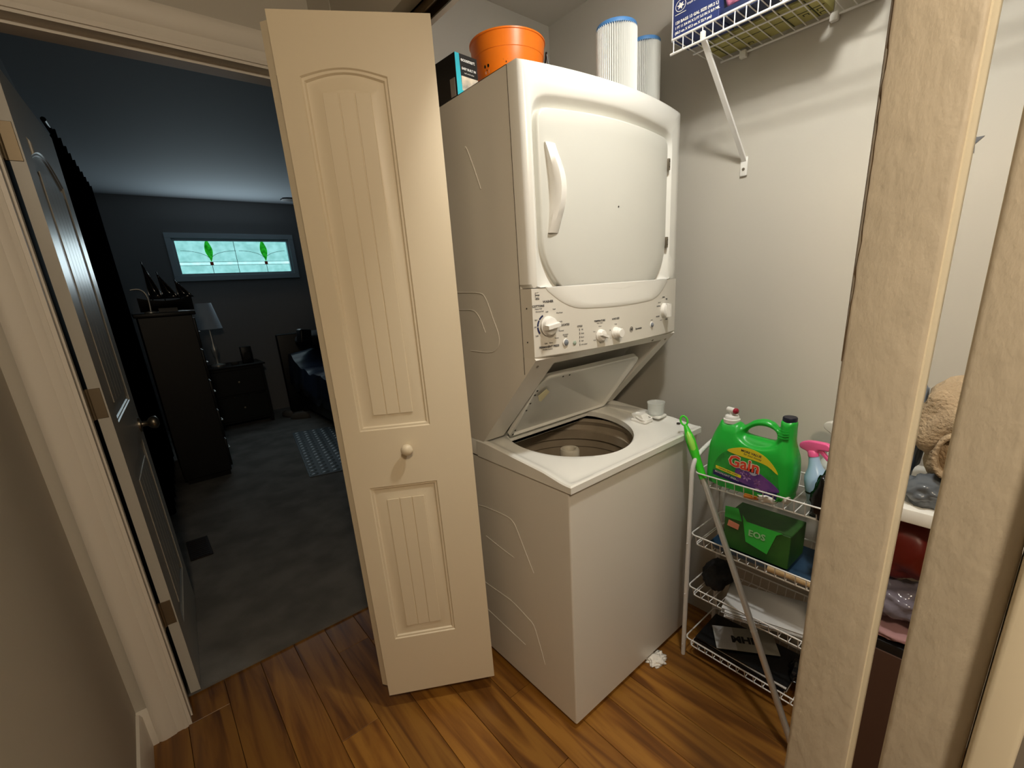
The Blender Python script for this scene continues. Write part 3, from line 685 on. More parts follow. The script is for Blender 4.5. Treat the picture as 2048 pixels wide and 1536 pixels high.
# energy star mark as a plain framed mark
for a, b in (((-0.003, 1.379), (0.012, 1.3795)), ((-0.003, 1.392), (0.012, 1.3925)), ((-0.003, 1.379), (-0.0025, 1.3925)), ((0.0115, 1.379), (0.012, 1.3925))):
    pr_.box((a[0] + 0.012, bow(0.016) - 0.0012, a[1]), (b[0] + 0.012, bow(0.016) - 0.0005, b[1]))
ptxt('energy', 0.0165, 1.3855, 0.0046); ptxt('STAR', 0.0165, 1.3755, 0.0046)
# round monogram
lc = Vector((0.3745, 0, 1.260)); ring1, ring2 = [], []
for i in range(32):
    a = 2 * math.pi * i / 32; p = Vector((lc.x + 0.0085 * math.cos(a), 0, lc.z + 0.0085 * math.sin(a))); p.y = bow(p.x) - 0.0008; ring1.append(p)
    p = Vector((lc.x + 0.0070 * math.cos(a), 0, lc.z + 0.0070 * math.sin(a))); p.y = bow(p.x) - 0.0008; ring2.append(p)
pr_.rings([ring1, ring2]); ptxt('GE', 0.3745, 1.260, 0.0095, 0.0005)
pr_.build('printed_lettering', m_print, cpo, 0, fix=False)['kind'] = 'stuff'
# seam and embossed ribs on the side
sd = MB()
for zs_ in ((0.0, 0.156),):
    sd.box((-0.0004, 0.1575, 1.17), (0.0008, 0.1595, 1.913))
sd.build('side_seam', mat('seam_shadow_gap', '#5d574d', 0.7), dc, 0)
for (yy, zz) in ((0.134, 1.352), (0.138, 1.262)): MB().lathe((0.0, yy, zz), [(0.0022, 0), (0.0022, 0.0008)], 8, (-1, 0, 0)).build('clip_slot', m_black, dc)
rib_pts = [[(0.46, 0.655), (0.411, 0.664), (0.30, 0.672), (0.262, 0.664), (0.243, 0.640), (0.21, 0.58), (0.172, 0.513)],
           [(0.43, 0.541), (0.419, 0.540), (0.34, 0.530), (0.271, 0.524)],
           [(0.52, 0.330), (0.458, 0.325), (0.34, 0.330), (0.29, 0.328), (0.22, 0.310), (0.189, 0.297), (0.165, 0.24), (0.141, 0.166)],
           [(0.47, 0.200), (0.36, 0.19), (0.242, 0.180)]]
for P_ in rib_pts:
    MB().tube([(0.0, a, b) for a, b in smoothpts([(q[0], q[1], 0) for q in P_], 4, False) for a, b in ((a, b),)] if False else [Vector((0.0, q.x, q.y)) for q in smoothpts([(q[0], q[1], 0) for q in P_], 4, False)], 0.0022, 8).build('embossed_rib', m_side, ma, 60)
rib_up = [[(0.36, 1.783), (0.35, 1.783), (0.325, 1.735), (0.297, 1.671)], [(0.52, 1.403), (0.441, 1.401), (0.345, 1.397), (0.315, 1.380), (0.290, 1.33), (0.264, 1.265), (0.30, 1.225), (0.42, 1.22)],
          [(0.47, 1.348), (0.444, 1.348), (0.385, 1.346), (0.355, 1.325), (0.330, 1.281)]]
for P_ in rib_up:
    MB().tube([Vector((0.0, q.x, q.y)) for q in smoothpts([(q[0], q[1], 0) for q in P_], 4, False)], 0.0020, 8).build('embossed_rib', m_side, dc, 60)

# ------------------------------------------------------------------ things on the dryer
bk = thing('pail', 'orange plastic pail with skull print on top of the dryer', 'bucket', (0.275, 0.475, 1.915))
pl = MB().lathe((0, 0, 0), [(0.0004, 0.002), (0.088, 0.002), (0.089, 0.0), (0.094, 0.02), (0.108, 0.165), (0.1095, 0.168), (0.112, 0.170), (0.1155, 0.208), (0.118, 0.209), (0.118, 0.213), (0.1135, 0.2135), (0.1105, 0.17), (0.092, 0.02), (0.085, 0.006), (0.0004, 0.006)], 56, cap=False)
pl.build('pail_body', m_orange, bk, 35)
hd = []
cph = math.atan2(-0.797 - 0.475, -0.807 - 0.275); tc_ = Vector((math.cos(cph), math.sin(cph), 0)); side = Vector((-tc_.y, tc_.x, 0))
for i in range(17):
    t = math.pi * i / 16; hd.append(side * 0.121 * math.cos(t) - tc_ * (0.121 * math.sin(t)) + Vector((0, 0, 0.190 - 0.080 * math.sin(t))))
hdm = MB().tube(hd, 0.0028, 8)
hdm.tube([side * 0.122 + Vector((0, 0, 0.185)), side * 0.129 + Vector((0, 0, 0.14)), side * 0.112 + Vector((0, 0, 0.09))], 0.0024, 6)
hdm.tube([-side * 0.122 + Vector((0, 0, 0.185)), -side * 0.129 + Vector((0, 0, 0.14)), -side * 0.112 + Vector((0, 0, 0.09))], 0.0024, 6)
hdm.build('bail_handle', m_black, bk, 60)
# skull prints on the outside facing the room
m_skin = mat('pale_skull_print', '#f0a888', 0.5)
def on_pail(phi, z, s=0.0006):
    rr_ = 0.094 + (z - 0.02) / 0.145 * 0.014 + s; return Vector((rr_ * math.cos(phi), rr_ * math.sin(phi), z))
def patch(phi0, z0_, outl, m, nm, s):
    mb = MB(); c = [on_pail(phi0, z0_, s)]; ring = [on_pail(phi0 + a / 0.1, z0_ + b, s) for a, b in outl]
    n = len(ring); mb.add(c + ring, [(0, i + 1, (i + 1) % n + 1) for i in range(n)]); return mb.build(nm, m, bk, 0)
camphi = math.atan2(-0.797 - 0.475, -0.807 - 0.275)
oval = lambda a, b, ox=0, oz=0: [(ox + a * math.cos(2 * math.pi * i / 16), oz + b * math.sin(2 * math.pi * i / 16)) for i in range(16)]
skull = [(-0.008, -0.016), (0.008, -0.016), (0.009, -0.006), (0.014, 0.0), (0.015, 0.010), (0.009, 0.018), (0, 0.020), (-0.009, 0.018), (-0.015, 0.010), (-0.014, 0.0), (-0.009, -0.006)]
for dphi, zz in ((-0.05, 0.138), (-0.66, 0.128), (0.62, 0.100)):
    patch(camphi + dphi, zz, skull, m_skin, 'skull_print', 0.0006)
    patch(camphi + dphi - 0.06, zz + 0.003, oval(0.0035, 0.0045), m_black, 'skull_eye', 0.0010)
    patch(camphi + dphi + 0.06, zz + 0.003, oval(0.0035, 0.0045), m_black, 'skull_eye', 0.0010)
    patch(camphi + dphi, zz - 0.006, [(-0.002, -0.003), (0.002, -0.003), (0, 0.003)], m_black, 'skull_nose', 0.0010)
# retail box beside the pail
bx = thing('retail_box', 'black and teal printed retail box on the dryer by the cream door', 'box', (0.026, 0.405, 1.9155), math.radians(4))
m_bxk = mat('black_card', '#17140f', 0.45, var=0.4, vscale=14)
m_teal = mat('teal_card', '#2fb5c8', 0.4)
MB().box((0, 0, 0), (0.078, 0.115, 0.118), 0.001, 1).build('carton', m_bxk, bx, 0)
MB().prism([(-0.0004, -0.0008, 0.001), (0.052, -0.0008, 0.001), (0.030, -0.0008, 0.020), (0.016, -0.0008, 0.045), (0.014, -0.0008, 0.117), (-0.0004, -0.0008, 0.117)], (0, 0.0006, 0)).build('teal_stripe', m_teal, bx, 0)
MB().box((0.017, -0.0012, 0.030), (0.076, 0.0, 0.065)).build('product_picture', mat('grey_product_photo', '#9a958c', 0.5, col2='#d9cdb8', vscale=42), bx, 0)
tx = MB()
tx.mesh(text_mesh('ecosmart', 0.0130, bold=0.0003), basis((0.043, -0.0016, 0.104), (1, 0, 0), (0, 0, 1)))
tx.mesh(text_mesh('EASY BUILT IN', 0.0078, bold=0.0003), basis((0.045, -0.0016, 0.083), (1, 0, 0), (0, 0, 1)))
tx.mesh(text_mesh('wall switch plate', 0.0052), basis((0.045, -0.0016, 0.073), (1, 0, 0), (0, 0, 1)))
tx.mesh(text_mesh('1x', 0.012, bold=0.0005), basis((0.034, -0.0016, 0.018), (1, 0, 0), (0, 0, 1)))
tx.build('printed_words', m_plastic, bx, 0, fix=False)['kind'] = 'stuff'
MB().box((-0.0008, 0.008, 0.016), (0.0, 0.030, 0.060)).build('side_picture', mat('side_print', '#8d8378', 0.5), bx, 0)
# pleated pool filter cartridges
m_pleat = mat('white_pleated_paper', '#eeeeea', 0.7); m_blue = mat('blue_end_cap', '#4d86c4', 0.45)
def pfilter(loc, r_, h_, label):
    t = thing('filter_cartridge', label, 'filter', loc, 0, 'pleated filter cartridges on the dryer')
    n = 56; prof_ = [(0, 0.012), (0, h_ - 0.010)]
    rings__ = []
    for z in (0.010, h_ - 0.008):
        rings__.append([Vector((math.cos(2 * math.pi * i / (2 * n)) * (r_ - (0.011 if i % 2 else 0.0)), math.sin(2 * math.pi * i / (2 * n)) * (r_ - (0.011 if i % 2 else 0.0)), z)) for i in range(2 * n)])
    MB().rings(rings__).build('pleats', m_pleat, t, 0)
    cap_ = [(r_ * 0.38, h_), (r_ * 0.42, h_ + 0.002), (r_ * 0.97, h_ + 0.001), (r_ * 0.985, h_ - 0.001), (r_ * 0.985, h_ - 0.009), (r_ * 0.6, h_ - 0.011), (r_ * 0.38, h_ - 0.01), (r_ * 0.38, h_)]
    MB().lathe((0, 0, 0), cap_, 48, cap=False).build('end_cap', m_blue, t, 40)
    MB().lathe((0, 0, 0), [(r_ * 0.38, 0.0), (r_ * 0.985, 0.0), (r_ * 0.985, 0.011), (r_ * 0.38, 0.012), (r_ * 0.38, 0.0)], 48, cap=False).build('end_cap', m_blue, t, 40)
    MB().lathe((0, 0, 0), [(r_ * 0.4, 0.005), (r_ * 0.4, h_ - 0.004)], 32, cap=False).build('core', m_pleat, t, 40)
pfilter((0.510, 0.235, 1.9155), 0.062, 0.228, 'larger white pleated filter cartridge with blue cap in front on dryer')
pfilter((0.708, 0.272, 1.9155), 0.052, 0.250, 'smaller white pleated filter cartridge with blue cap behind, nearest the wall')

# measuring cup on washer deck
cup = MB().lathe((0, 0, 0), [(0.0003, 0.0), (0.028, 0.0), (0.0295, 0.002), (0.0325, 0.045), (0.0338, 0.046), (0.0345, 0.047), (0.0335, 0.048), (0.0312, 0.045), (0.028, 0.004), (0.0003, 0.003)], 40, cap=False)
co = cup.build('measuring_cup', mat('clear_plastic', '#eef2ee', 0.15, alpha=0.32), None, 50)
co.location = (0.640, 0.150, 0.9075)
tag(co, 'small clear plastic measuring cup on the washer top', 'cup')

# ------------------------------------------------------------------ wire rack and things on it
rk = thing('wire_rack', 'white four tier wire rack on the floor beside the machine', 'rack', (0.53, -0.07, 0))
RX, RY0, RY1, RXB = 0.0, 0.0, -0.46, 0.235
for yy in (0.0, RY1):
    p = [(0, yy, 0.0), (0, yy, 0.4), (0, yy, 0.765), (0.012, yy, 0.80), (0.05, yy, 0.825), (0.12, yy, 0.842), (0.18, yy, 0.845), (0.222, yy, 0.825), (RXB, yy, 0.79), (RXB, yy, 0.40), (RXB, yy, 0.0)]
    MB().tube([p[0], p[1]] + smoothpts(p[2:9], 3, False) + [p[9], p[10]], 0.0078, 12).build('side_frame', m_wire, rk, 60)
cw_mesh = None
for (zt_, zl) in ((0.765, 0.722), (0.530, 0.490), (0.315, 0.278), (0.085, 0.050)):
    x0_, x1_, y0_, y1_ = 0.004, RXB - 0.006, -0.006, RY1 + 0.006
    if zt_ < 0.6: x0_ = -0.002
    def loop(z, ins):
        c = 0.018; a, b, d_, e = x0_ + ins, x1_ - ins, y0_ - ins, y1_ + ins
        pts = []
        for (cx, cy, s0) in ((b - c, d_ - c, 0), (a + c, d_ - c, 90), (a + c, e + c, 180), (b - c, e + c, 270)):
            for i in range(5):
                t = math.radians(s0 + 90 * i / 4); pts.append((cx + c * math.cos(t), cy + c * math.sin(t), z))
        return pts
    bk_ = MB().tube(loop(zt_, 0), 0.0026, 8, closed=True).tube(loop(zl, 0.012), 0.0024, 8, closed=True)
    if zt_ < 0.6:
        for yy in (y0_, y1_):
            sgn = 1 if yy > -0.2 else -1
            bk_.tube([(0.022, yy, zt_), (0.012, yy + sgn * 0.004, zl + 0.01), (-0.004, yy + sgn * 0.006, zl - 0.004), (-0.010, yy + sgn * 0.006, zl + 0.002)], 0.0022, 6)
    bko = bk_.build('wire_basket', m_wire, rk, 60)
    me = None; nC = 15
    for i in range(nC):
        yy = y0_ - 0.02 + (y1_ - y0_ + 0.04) * i / (nC - 1)
        if me is None:
            zm = zl + 0.002
            q = MB().tube([(x0_ + 0.001, 0, zt_), (x0_ + 0.010, 0, zm - 0.001), (x0_ - 0.001 + 0.018, 0, zm), (x1_ - 0.016, 0, zm), (x1_ - 0.008, 0, zm + 0.001), (x1_, 0, zt_)], 0.0014, 5).build('cross_wire', m_wire, bko, 60)
            me = q.data
        else:
            q = bpy.data.objects.new('cross_wire', me); COL.objects.link(q); q.parent = bko
        q.location = (0, yy, 0)

# detergent jug
jug = thing('detergent_jug', 'big green laundry detergent jug with purple floral label on rack', 'bottle', (0.600, -0.225, 0.727))
def jl(y, z): return (-(y + 0.225), z - 0.727)      # local u to the right (world -Y), v up
out_ = [(-0.112, 0.729), (-0.100, 0.745), (-0.099, 0.80), (-0.102, 0.86), (-0.112, 0.905), (-0.124, 0.938), (-0.132, 0.951), (-0.160, 0.953), (-0.188, 0.951), (-0.200, 0.944), (-0.212, 0.950), (-0.232, 0.966), (-0.262, 0.975), (-0.288, 0.970), (-0.303, 0.958), (-0.309, 0.957), (-0.312, 0.985), (-0.349, 0.985), (-0.353, 0.955), (-0.355, 0.91), (-0.366, 0.86), (-0.369, 0.80), (-0.364, 0.755), (-0.350, 0.729), (-0.23, 0.727)]
hole_ = [(-0.213, 0.922), (-0.222, 0.937), (-0.245, 0.950), (-0.272, 0.952), (-0.295, 0.944), (-0.303, 0.928), (-0.296, 0.914), (-0.262, 0.914), (-0.230, 0.917)]
UJ = basis((0, 0, 0), (0, -1, 0), (0, 0, 1))      # z axis -> -X (towards room)
def cap_pts(P): return [Vector((*jl(a, b), 0)) for a, b in P]
import numpy as np
def height_body(outer, hole, Tf, r_, step=0.0028):
    P1 = np.array([(p.x, p.y) for p in outer]); P2 = np.array([(p.x, p.y) for p in hole]) if hole else None
    segs = []
    for P in ([P1, P2] if hole else [P1]): segs.append(np.stack([P, np.roll(P, -1, 0)], 1))
    S = np.concatenate(segs); A, Bv = S[:, 0], S[:, 1] - S[:, 0]; L2 = (Bv ** 2).sum(1)
    x0_, y0_ = P1.min(0) - step; x1_, y1_ = P1.max(0) + step
    nx, ny = int((x1_ - x0_) / step) + 2, int((y1_ - y0_) / step) + 2
    G = np.stack(np.meshgrid(x0_ + step * np.arange(nx), y0_ + step * np.arange(ny), indexing='ij'), -1).reshape(-1, 2)
    inside = np.zeros(len(G), bool); best = np.full(len(G), 1e9); near = np.zeros_like(G)
    for a_, b_, l2 in zip(A, Bv, L2):
        d_ = G - a_; t_ = np.clip((d_ @ b_) / l2, 0, 1)[:, None]; q_ = a_ + t_ * b_; dd_ = ((G - q_) ** 2).sum(1); m_ = dd_ < best
        best[m_] = dd_[m_]; near[m_] = q_[m_]
        e_ = a_ + b_; c_ = (a_[1] > G[:, 1]) != (e_[1] > G[:, 1])
        if abs(b_[1]) > 1e-12: inside ^= c_ & (G[:, 0] < a_[0] + (G[:, 1] - a_[1]) / b_[1] * b_[0])
    d = np.sqrt(best); out_m = ~inside; G2 = G.copy(); G2[out_m] = near[out_m]; d[out_m] = 0
    id_ = np.arange(nx * ny).reshape(nx, ny); vs, fs, mp_ = [], [], {}
    def vid(k, sgn):
        key = (k, sgn if d[k] > 0 else 0)
        if key not in mp_:
            x_, y_ = G2[k]; T_ = Tf(x_, y_); rr_ = min(r_, T_); dd_ = min(d[k], rr_); h_ = T_ - rr_ + math.sqrt(max(0, rr_ * rr_ - (rr_ - dd_) ** 2))
            if d[k] <= 0: h_ = 0
            mp_[key] = len(vs); vs.append((x_, y_, h_ * sgn))
        return mp_[key]
    for i in range(nx - 1):
        for j in range(ny - 1):
            q_ = (id_[i, j], id_[i + 1, j], id_[i + 1, j + 1], id_[i, j + 1])
            if not any(inside[k] for k in q_): continue
            for sgn in (1, -1):
                f_ = [vid(k, sgn) for k in q_]; f_ = [v for n_, v in enumerate(f_) if v not in f_[:n_]]
                if len(f_) > 2: fs.append(tuple(f_ if sgn > 0 else f_[::-1]))
    return vs, fs
def sst(a, b, x): t = max(0.0, min(1.0, (x - a) / (b - a))); return t * t * (3 - 2 * t)
def jug_T(x_, y_):
    T_ = 0.050 - 0.022 * sst(0.13, 0.24, y_)
    e = math.hypot((x_ - 0.035) / 0.070, (y_ - 0.205) / 0.046); T_ -= 0.010 * (1 - sst(0.82, 1.0, e))
    e2 = abs(x_ - 0.013) ; T_ += 0.0
    return T_
vs_, fs_ = height_body(smoothpts(cap_pts(out_), 4), smoothpts(cap_pts(hole_), 4), jug_T, 0.034)
jb = MB().add([UJ @ Vector(p) for p in vs_], fs_).build('jug_body', m_green, jug, 75)
zf = -0.0502      # front face in world x local
def lab(P, m, nm, off, s=3, sm=True):
    pts_ = [Vector((*jl(a, b), 0)) for a, b in P]; me_ = curve_mesh([smoothpts(pts_, s) if sm else pts_], 0.0003)
    return MB().mesh(me_, basis((zf - off, 0, 0), (0, -1, 0), (0, 0, 1))).build(nm, m, jug, 0)
m_lgreen = mat('label_green', '#1f8a30', 0.4, col2='#2fae3c', vscale=30)
m_yel = mat('label_yellow', '#f0dc2c', 0.4); m_pur = mat('label_purple', '#4a2a78', 0.4, col2='#7c4a94', vscale=26); m_nav = mat('label_navy', '#241a5c', 0.4)
lab([(-0.134, 0.742), (-0.134, 0.80), (-0.150, 0.840), (-0.180, 0.868), (-0.220, 0.882), (-0.26, 0.882), (-0.298, 0.865), (-0.325, 0.838), (-0.335, 0.80), (-0.335, 0.738), (-0.23, 0.736)], m_lgreen, 'front_label', 0.0002)
lab([(-0.175, 0.866), (-0.205, 0.882), (-0.245, 0.888), (-0.285, 0.877), (-0.315, 0.853), (-0.332, 0.825), (-0.30, 0.845), (-0.262, 0.853), (-0.215, 0.857)], m_yel, 'yellow_band', 0.0007)
lab([(-0.134, 0.789), (-0.134, 0.772), (-0.334, 0.744), (-0.335, 0.772), (-0.24, 0.776)], m_nav, 'navy_band', 0.0006, sm=False)
lab([(-0.205, 0.800), (-0.215, 0.825), (-0.25, 0.828), (-0.29, 0.810), (-0.334, 0.782), (-0.335, 0.768), (-0.28, 0.762), (-0.235, 0.768), (-0.21, 0.778)], m_pur, 'purple_flower_print', 0.0010)
lab([(-0.142, 0.806), (-0.142, 0.796), (-0.225, 0.783), (-0.226, 0.793)], m_yel, 'yellow_stripe', 0.0012, sm=False)
fw = MB()
for (fy, fz, fr0) in ((-0.243, 0.792, 0.015), (-0.275, 0.783, 0.012), (-0.228, 0.806, 0.010)):
    for i in range(6):
        a = i * math.pi / 3 + 0.3; P_ = [(fy + fr0 * math.cos(a + da) * rr_, fz + fr0 * math.sin(a + da) * rr_) for da, rr_ in ((0, 0.15), (0.35, 0.6), (0, 1.0), (-0.35, 0.6))]
        fw.mesh(curve_mesh([[Vector((*jl(*p), 0)) for p in P_]], 0.0002), basis((zf - 0.0014, 0, 0), (0, -1, 0), (0, 0, 1)))
tag(fw.build('flower_print', mat('mauve_print', '#c9a0dc', 0.4, col2='#5e1f48', vscale=90), jug, 0, fix=False), 'mauve petals')
sl = MB(); sc2 = jl(-0.262, 0.815); sl.mesh(curve_mesh([[Vector((sc2[0] + 0.013 * math.cos(t * math.pi / 10), sc2[1] + 0.012 * math.sin(t * math.pi / 10), 0)) for t in range(20)]], 0.0002), basis((zf - 0.0016, 0, 0), (0, -1, 0), (0, 0, 1)))
sl.build('silver_seal', mat('silver_print', '#b9b4c4', 0.4), jug, 0)
def jtext(body, y, z, size, m, nm, bold, off, rot=0.0, sy=1.0):
    u, v = jl(y, z); Mx = basis((zf - off, -u, v), (0, -math.cos(rot), math.sin(rot)), (0, math.sin(rot), math.cos(rot)))
    MB().mesh(text_mesh(body, size, bold=bold), Mx).build(nm, m, jug, 0, fix=False)
jtext('Gain', -0.231, 0.832, 0.052, mat('cream_outline', '#f6e6c8', 0.4), 'brand_outline', 0.0032, 0.0018, -0.05)
jtext('Gain', -0.231, 0.832, 0.052, mat('red_orange_letters', '#e8472c', 0.4), 'brand_letters', 0.0010, 0.0024, -0.05)
jtext('MORE VALUE', -0.250, 0.873, 0.0105, m_print, 'value_words', 0.0003, 0.0012, -0.13)
jtext('for your money', -0.255, 0.863, 0.0085, m_print, 'value_words', 0.0001, 0.0012, -0.15)
jtext('LASTING FRESH SCENT', -0.184, 0.7945, 0.0062, m_print, 'stripe_words', 0.0002, 0.0016, -0.155)
jtext('MOONLIGHT BREEZE', -0.180, 0.7790, 0.0085, m_plastic, 'scent_words', 0.0001, 0.0012, -0.14)
jtext('107 LOADS', -0.292, 0.7600, 0.0085, m_plastic, 'scent_words', 0.0001, 0.0014, -0.12)
jtext('LIQUID DETERGENT', -0.240, 0.745, 0.0075, m_lgreen, 'base_words', 0.0001, 0.0010, -0.06)
# caps
u, v = jl(-0.160, 0.953)
cp1 = MB().lathe((0, -u, v - 0.004), [(0.025, -0.004), (0.0255, 0.008), (0.022, 0.010), (0.021, 0.018), (0.018, 0.021), (0.008, 0.022), (0.008, 0.034), (0.0004, 0.034)], 30, cap=False)
cp1.tube([(0.004, -u + 0.016, v + 0.033), (-0.006, -u - 0.012, v + 0.033)], 0.0085, 14)
cp1.build('dispensing_cap', m_plastic, jug, 45)
MB().lathe((-0.006, -u - 0.011, v + 0.033), [(0.0095, 0), (0.0095, 0.006), (0.0075, 0.009), (0.0004, 0.010)], 20, (-0.4, -1, 0), cap=False).build('tap_button', mat('red_button', '#a01830', 0.35), jug, 50)
u, v = jl(-0.331, 0.980)
MB().lathe((0, -u, v - 0.006), [(0.0190, 0), (0.0198, 0.002), (0.0198, 0.018), (0.0180, 0.0205), (0.0004, 0.0205)], 30, cap=False).build('screw_cap', mat('black_cap', '#15172a', 0.4), jug, 45)
gr = MB()
for i in range(4): gr.tube([(zf * 0.66, -jl(-0.313, 0)[0], v - 0.020 - i * 0.008), (zf * 0.70, -jl(-0.332, 0)[0], v - 0.022 - i * 0.008), (zf * 0.62, -jl(-0.343, 0)[0], v - 0.020 - i * 0.008)], 0.0016, 6)
gr.build('neck_ridge', m_green, jug, 60)

def spray(name_label, loc, rz, tilt, body_m, head_m, band, s=1.0, tuck=False):
    t = thing('spray_bottle', name_label, 'bottle', loc, rz); t.rotation_euler = (0, tilt, rz); t.scale = (s, s, s)
    b = MB().lathe((0, 0, 0), [(0.0004, 0), (0.036, 0), (0.039, 0.004), (0.039, 0.085), (0.036, 0.105), (0.023, 0.130), (0.018, 0.150), (0.015, 0.178), (0.0004, 0.178)], 32, cap=False).build('bottle_body', body_m, t, 50)
    h = MB().lathe((0, 0, 0.172), [(0.017, 0), (0.017, 0.018), (0.013, 0.022)], 24, cap=True)
    h.build('trigger_collar', head_m, t, 45)
    outl = [(-0.055, 0.196), (-0.058, 0.204), (-0.050, 0.212), (-0.030, 0.217), (0.005, 0.222), (0.030, 0.218), (0.034, 0.206), (0.016, 0.196), (0.010, 0.190), (-0.010, 0.190), (-0.018, 0.198), (-0.034, 0.199)]
    me_ = curve_mesh([smoothpts([Vector((a, b_, 0)) for a, b_ in outl], 3)], 0.006, 0.005, 3)
    MB().mesh(me_, basis((0, 0, 0), (1, 0, 0), (0, 0, 1))).build('spray_head', head_m, t, 60)
    tr_ = [(-0.026, 0.200), (-0.036, 0.185), (-0.048, 0.165), (-0.052, 0.158), (-0.046, 0.158), (-0.034, 0.175), (-0.018, 0.196)]
    MB().mesh(curve_mesh([smoothpts([Vector((a, b_, 0)) for a, b_ in tr_], 3)], 0.004, 0.002, 2), basis((0, 0, 0), (1, 0, 0), (0, 0, 1))).build('trigger', head_m, t, 60)
    if band: MB().lathe((0, 0, 0), [(0.0392, 0.045), (0.0397, 0.046), (0.0397, 0.051), (0.0392, 0.052)], 32, cap=False).build('dark_ring', m_black, t)
    return t
spray('pale blue spray bottle with pink trigger leaning beside the green jug', (0.630, -0.428, 0.732), math.radians(78), math.radians(14), mat('pale_blue_plastic', '#a9c9e6', 0.3), mat('pink_plastic', '#f0629c', 0.35), True, 0.86)
spray('milky white spray bottle behind the pink trigger one', (0.712, -0.430, 0.726), math.radians(75), 0.0, mat('milky_plastic', '#dfe3de', 0.35), mat('clear_white_trigger', '#dedcd4', 0.3, alpha=0.85), False, 1.07)
b = blob('trash_bag', (0.560, -0.462, 0.782), (0.026, 0.040, 0.080), mat('black_sheet_plastic', '#08080a', 0.25), 0.35, 2.2, 4, 4, flat=-0.058)
tag(b, 'crumpled black plastic bag at right end of the top tier', 'bag')
tb = MB().box((-0.055, -0.05, 0), (0.055, 0.05, 0.085), 0.012, 3).build('storage_tub', mat('frosted_tub', '#cfd4cf', 0.35), None); tb.location = (0.700, -0.315, 0.728)
bpy.data.objects.remove(tb)
t = blob('tissue', (0.560, -0.303, 0.737), (0.020, 0.028, 0.013), mat('white_tissue', '#f2efe8', 0.8), 0.5, 2.6, 2, 3, flat=-0.010)
tag(t, 'crumpled white tissue in front of the green jug', 'tissue')
o = MB().box((-0.014, -0.022, 0), (0.014, 0.022, 0.010), 0.003, 2).build('sponge', mat('orange_sponge', '#c87a2c', 0.8, bump=0.6, bscale=200), None); o.location = (0.553, -0.262, 0.727); o.rotation_euler = (0, 0, 0.2)
tag(o, 'small orange sponge under the front edge of the jug', 'sponge')
o = MB().lathe((0, 0, 0), [(0.0004, -0.02), (0.012, -0.02), (0.013, -0.017), (0.013, 0.017), (0.012, 0.02), (0.0004, 0.02)], 20, (0.3, 1, 0.15), cap=False).build('cardboard_tube', mat('grey_paper_tube', '#cfc8bc', 0.7), None); o.location = (0.572, -0.343, 0.746)
tag(o, 'short pale paper tube on the top tier right of the tissue', 'tube')
# tier 2
gb = thing('green_carton', 'green printed carton on the second tier', 'box', (0.635, -0.277, 0.510))
m_gcard = mat('green_card', '#2a5520', 0.5, col2='#346a26', vscale=10)
MB().box((-0.065, -0.103, 0), (0.065, 0.103, 0.115), 0.002, 1).build('carton', m_gcard, gb, 0)
MB().prism([(-0.0662, 0.045, 0.138), (-0.0662, 0.028, 0.045), (-0.0662, -0.04, 0.028), (-0.0662, -0.062, 0.105), (-0.0662, -0.08, 0.118), (-0.0662, 0.03, 0.118)], (0.001, 0, 0)).build('bright_panel', mat('bright_green_print', '#39c545', 0.4), gb, 0)
MB().prism([(-0.0655, 0.103, 0.11), (-0.0655, 0.103, 0.15), (-0.0655, 0.06, 0.155), (-0.0655, 0.045, 0.112)], (0.0012, 0, 0)).build('open_flap', mat('green_flap', '#36b040', 0.5), gb, 0)
MB().prism([(-0.0668, 0.092, 0.082), (-0.0668, 0.055, 0.078), (-0.0668, 0.052, 0.098), (-0.0668, 0.088, 0.104)], (0.001, 0, 0)).build('salmon_print', mat('salmon_print', '#d98a6a', 0.5), gb, 0)
MB().mesh(text_mesh('EOS', 0.030, bold=0.001), basis((-0.0676, -0.005, 0.082), (0, -1, 0), (0, 0, 1))).build('printed_words', mat('pale_green_ink', '#a8d8a0', 0.5), gb, 0, fix=False)
tr_ = thing('blue_tray', 'shallow dark blue tray under the green carton', 'tray', (0.638, -0.30, 0.4935))
tm = MB(); 
def tr_ring(x_, y_, z): return [Vector((sx * x_, sy * y_, z)) for sx, sy in ((-1, -1), (1, -1), (1, 1), (-1, 1))]
tm.rings([tr_ring(0.080, 0.145, 0.0), tr_ring(0.090, 0.160, 0.028), tr_ring(0.094, 0.164, 0.028), tr_ring(0.094, 0.164, 0.024), tr_ring(0.088, 0.158, 0.024), tr_ring(0.078, 0.143, 0.003)][::-1][1:4] and [tr_ring(0.080, 0.145, 0.0), tr_ring(0.092, 0.162, 0.026), tr_ring(0.090, 0.160, 0.026), tr_ring(0.078, 0.143, 0.003)], True, True)
tm.build('tray_body', mat('dark_blue_plastic', '#2a4560', 0.4), tr_, 0)
gd = thing('glass_dish', 'dark dish with teal rim at right end of second tier', 'dish', (0.600, -0.448, 0.4945))
MB().rings([tr_ring(0.040, 0.046, 0.0), tr_ring(0.046, 0.052, 0.055), tr_ring(0.043, 0.049, 0.055), tr_ring(0.037, 0.043, 0.004)], True, True).build('dish_body', mat('dark_glass', '#12181a', 0.15), gd, 0)
bpy.data.objects.remove(gd.children[0]); 
MB().rings([tr_ring(0.040, 0.018, 0.0), tr_ring(0.044, 0.021, 0.075), tr_ring(0.041, 0.018, 0.075), tr_ring(0.037, 0.015, 0.004)], True, True).build('dish_body', mat('dark_glass', '#12181a', 0.15), gd, 0)
MB().tube([v for v in tr_ring(0.0435, 0.0205, 0.077)], 0.0028, 8, closed=True).build('dish_rim', mat('teal_rim', '#3c9a9a', 0.3), gd, 60)
gd.location = (0.600, -0.493, 0.4945)
gd.location = (0.592, -0.4645 - 0.021, 0.4945)
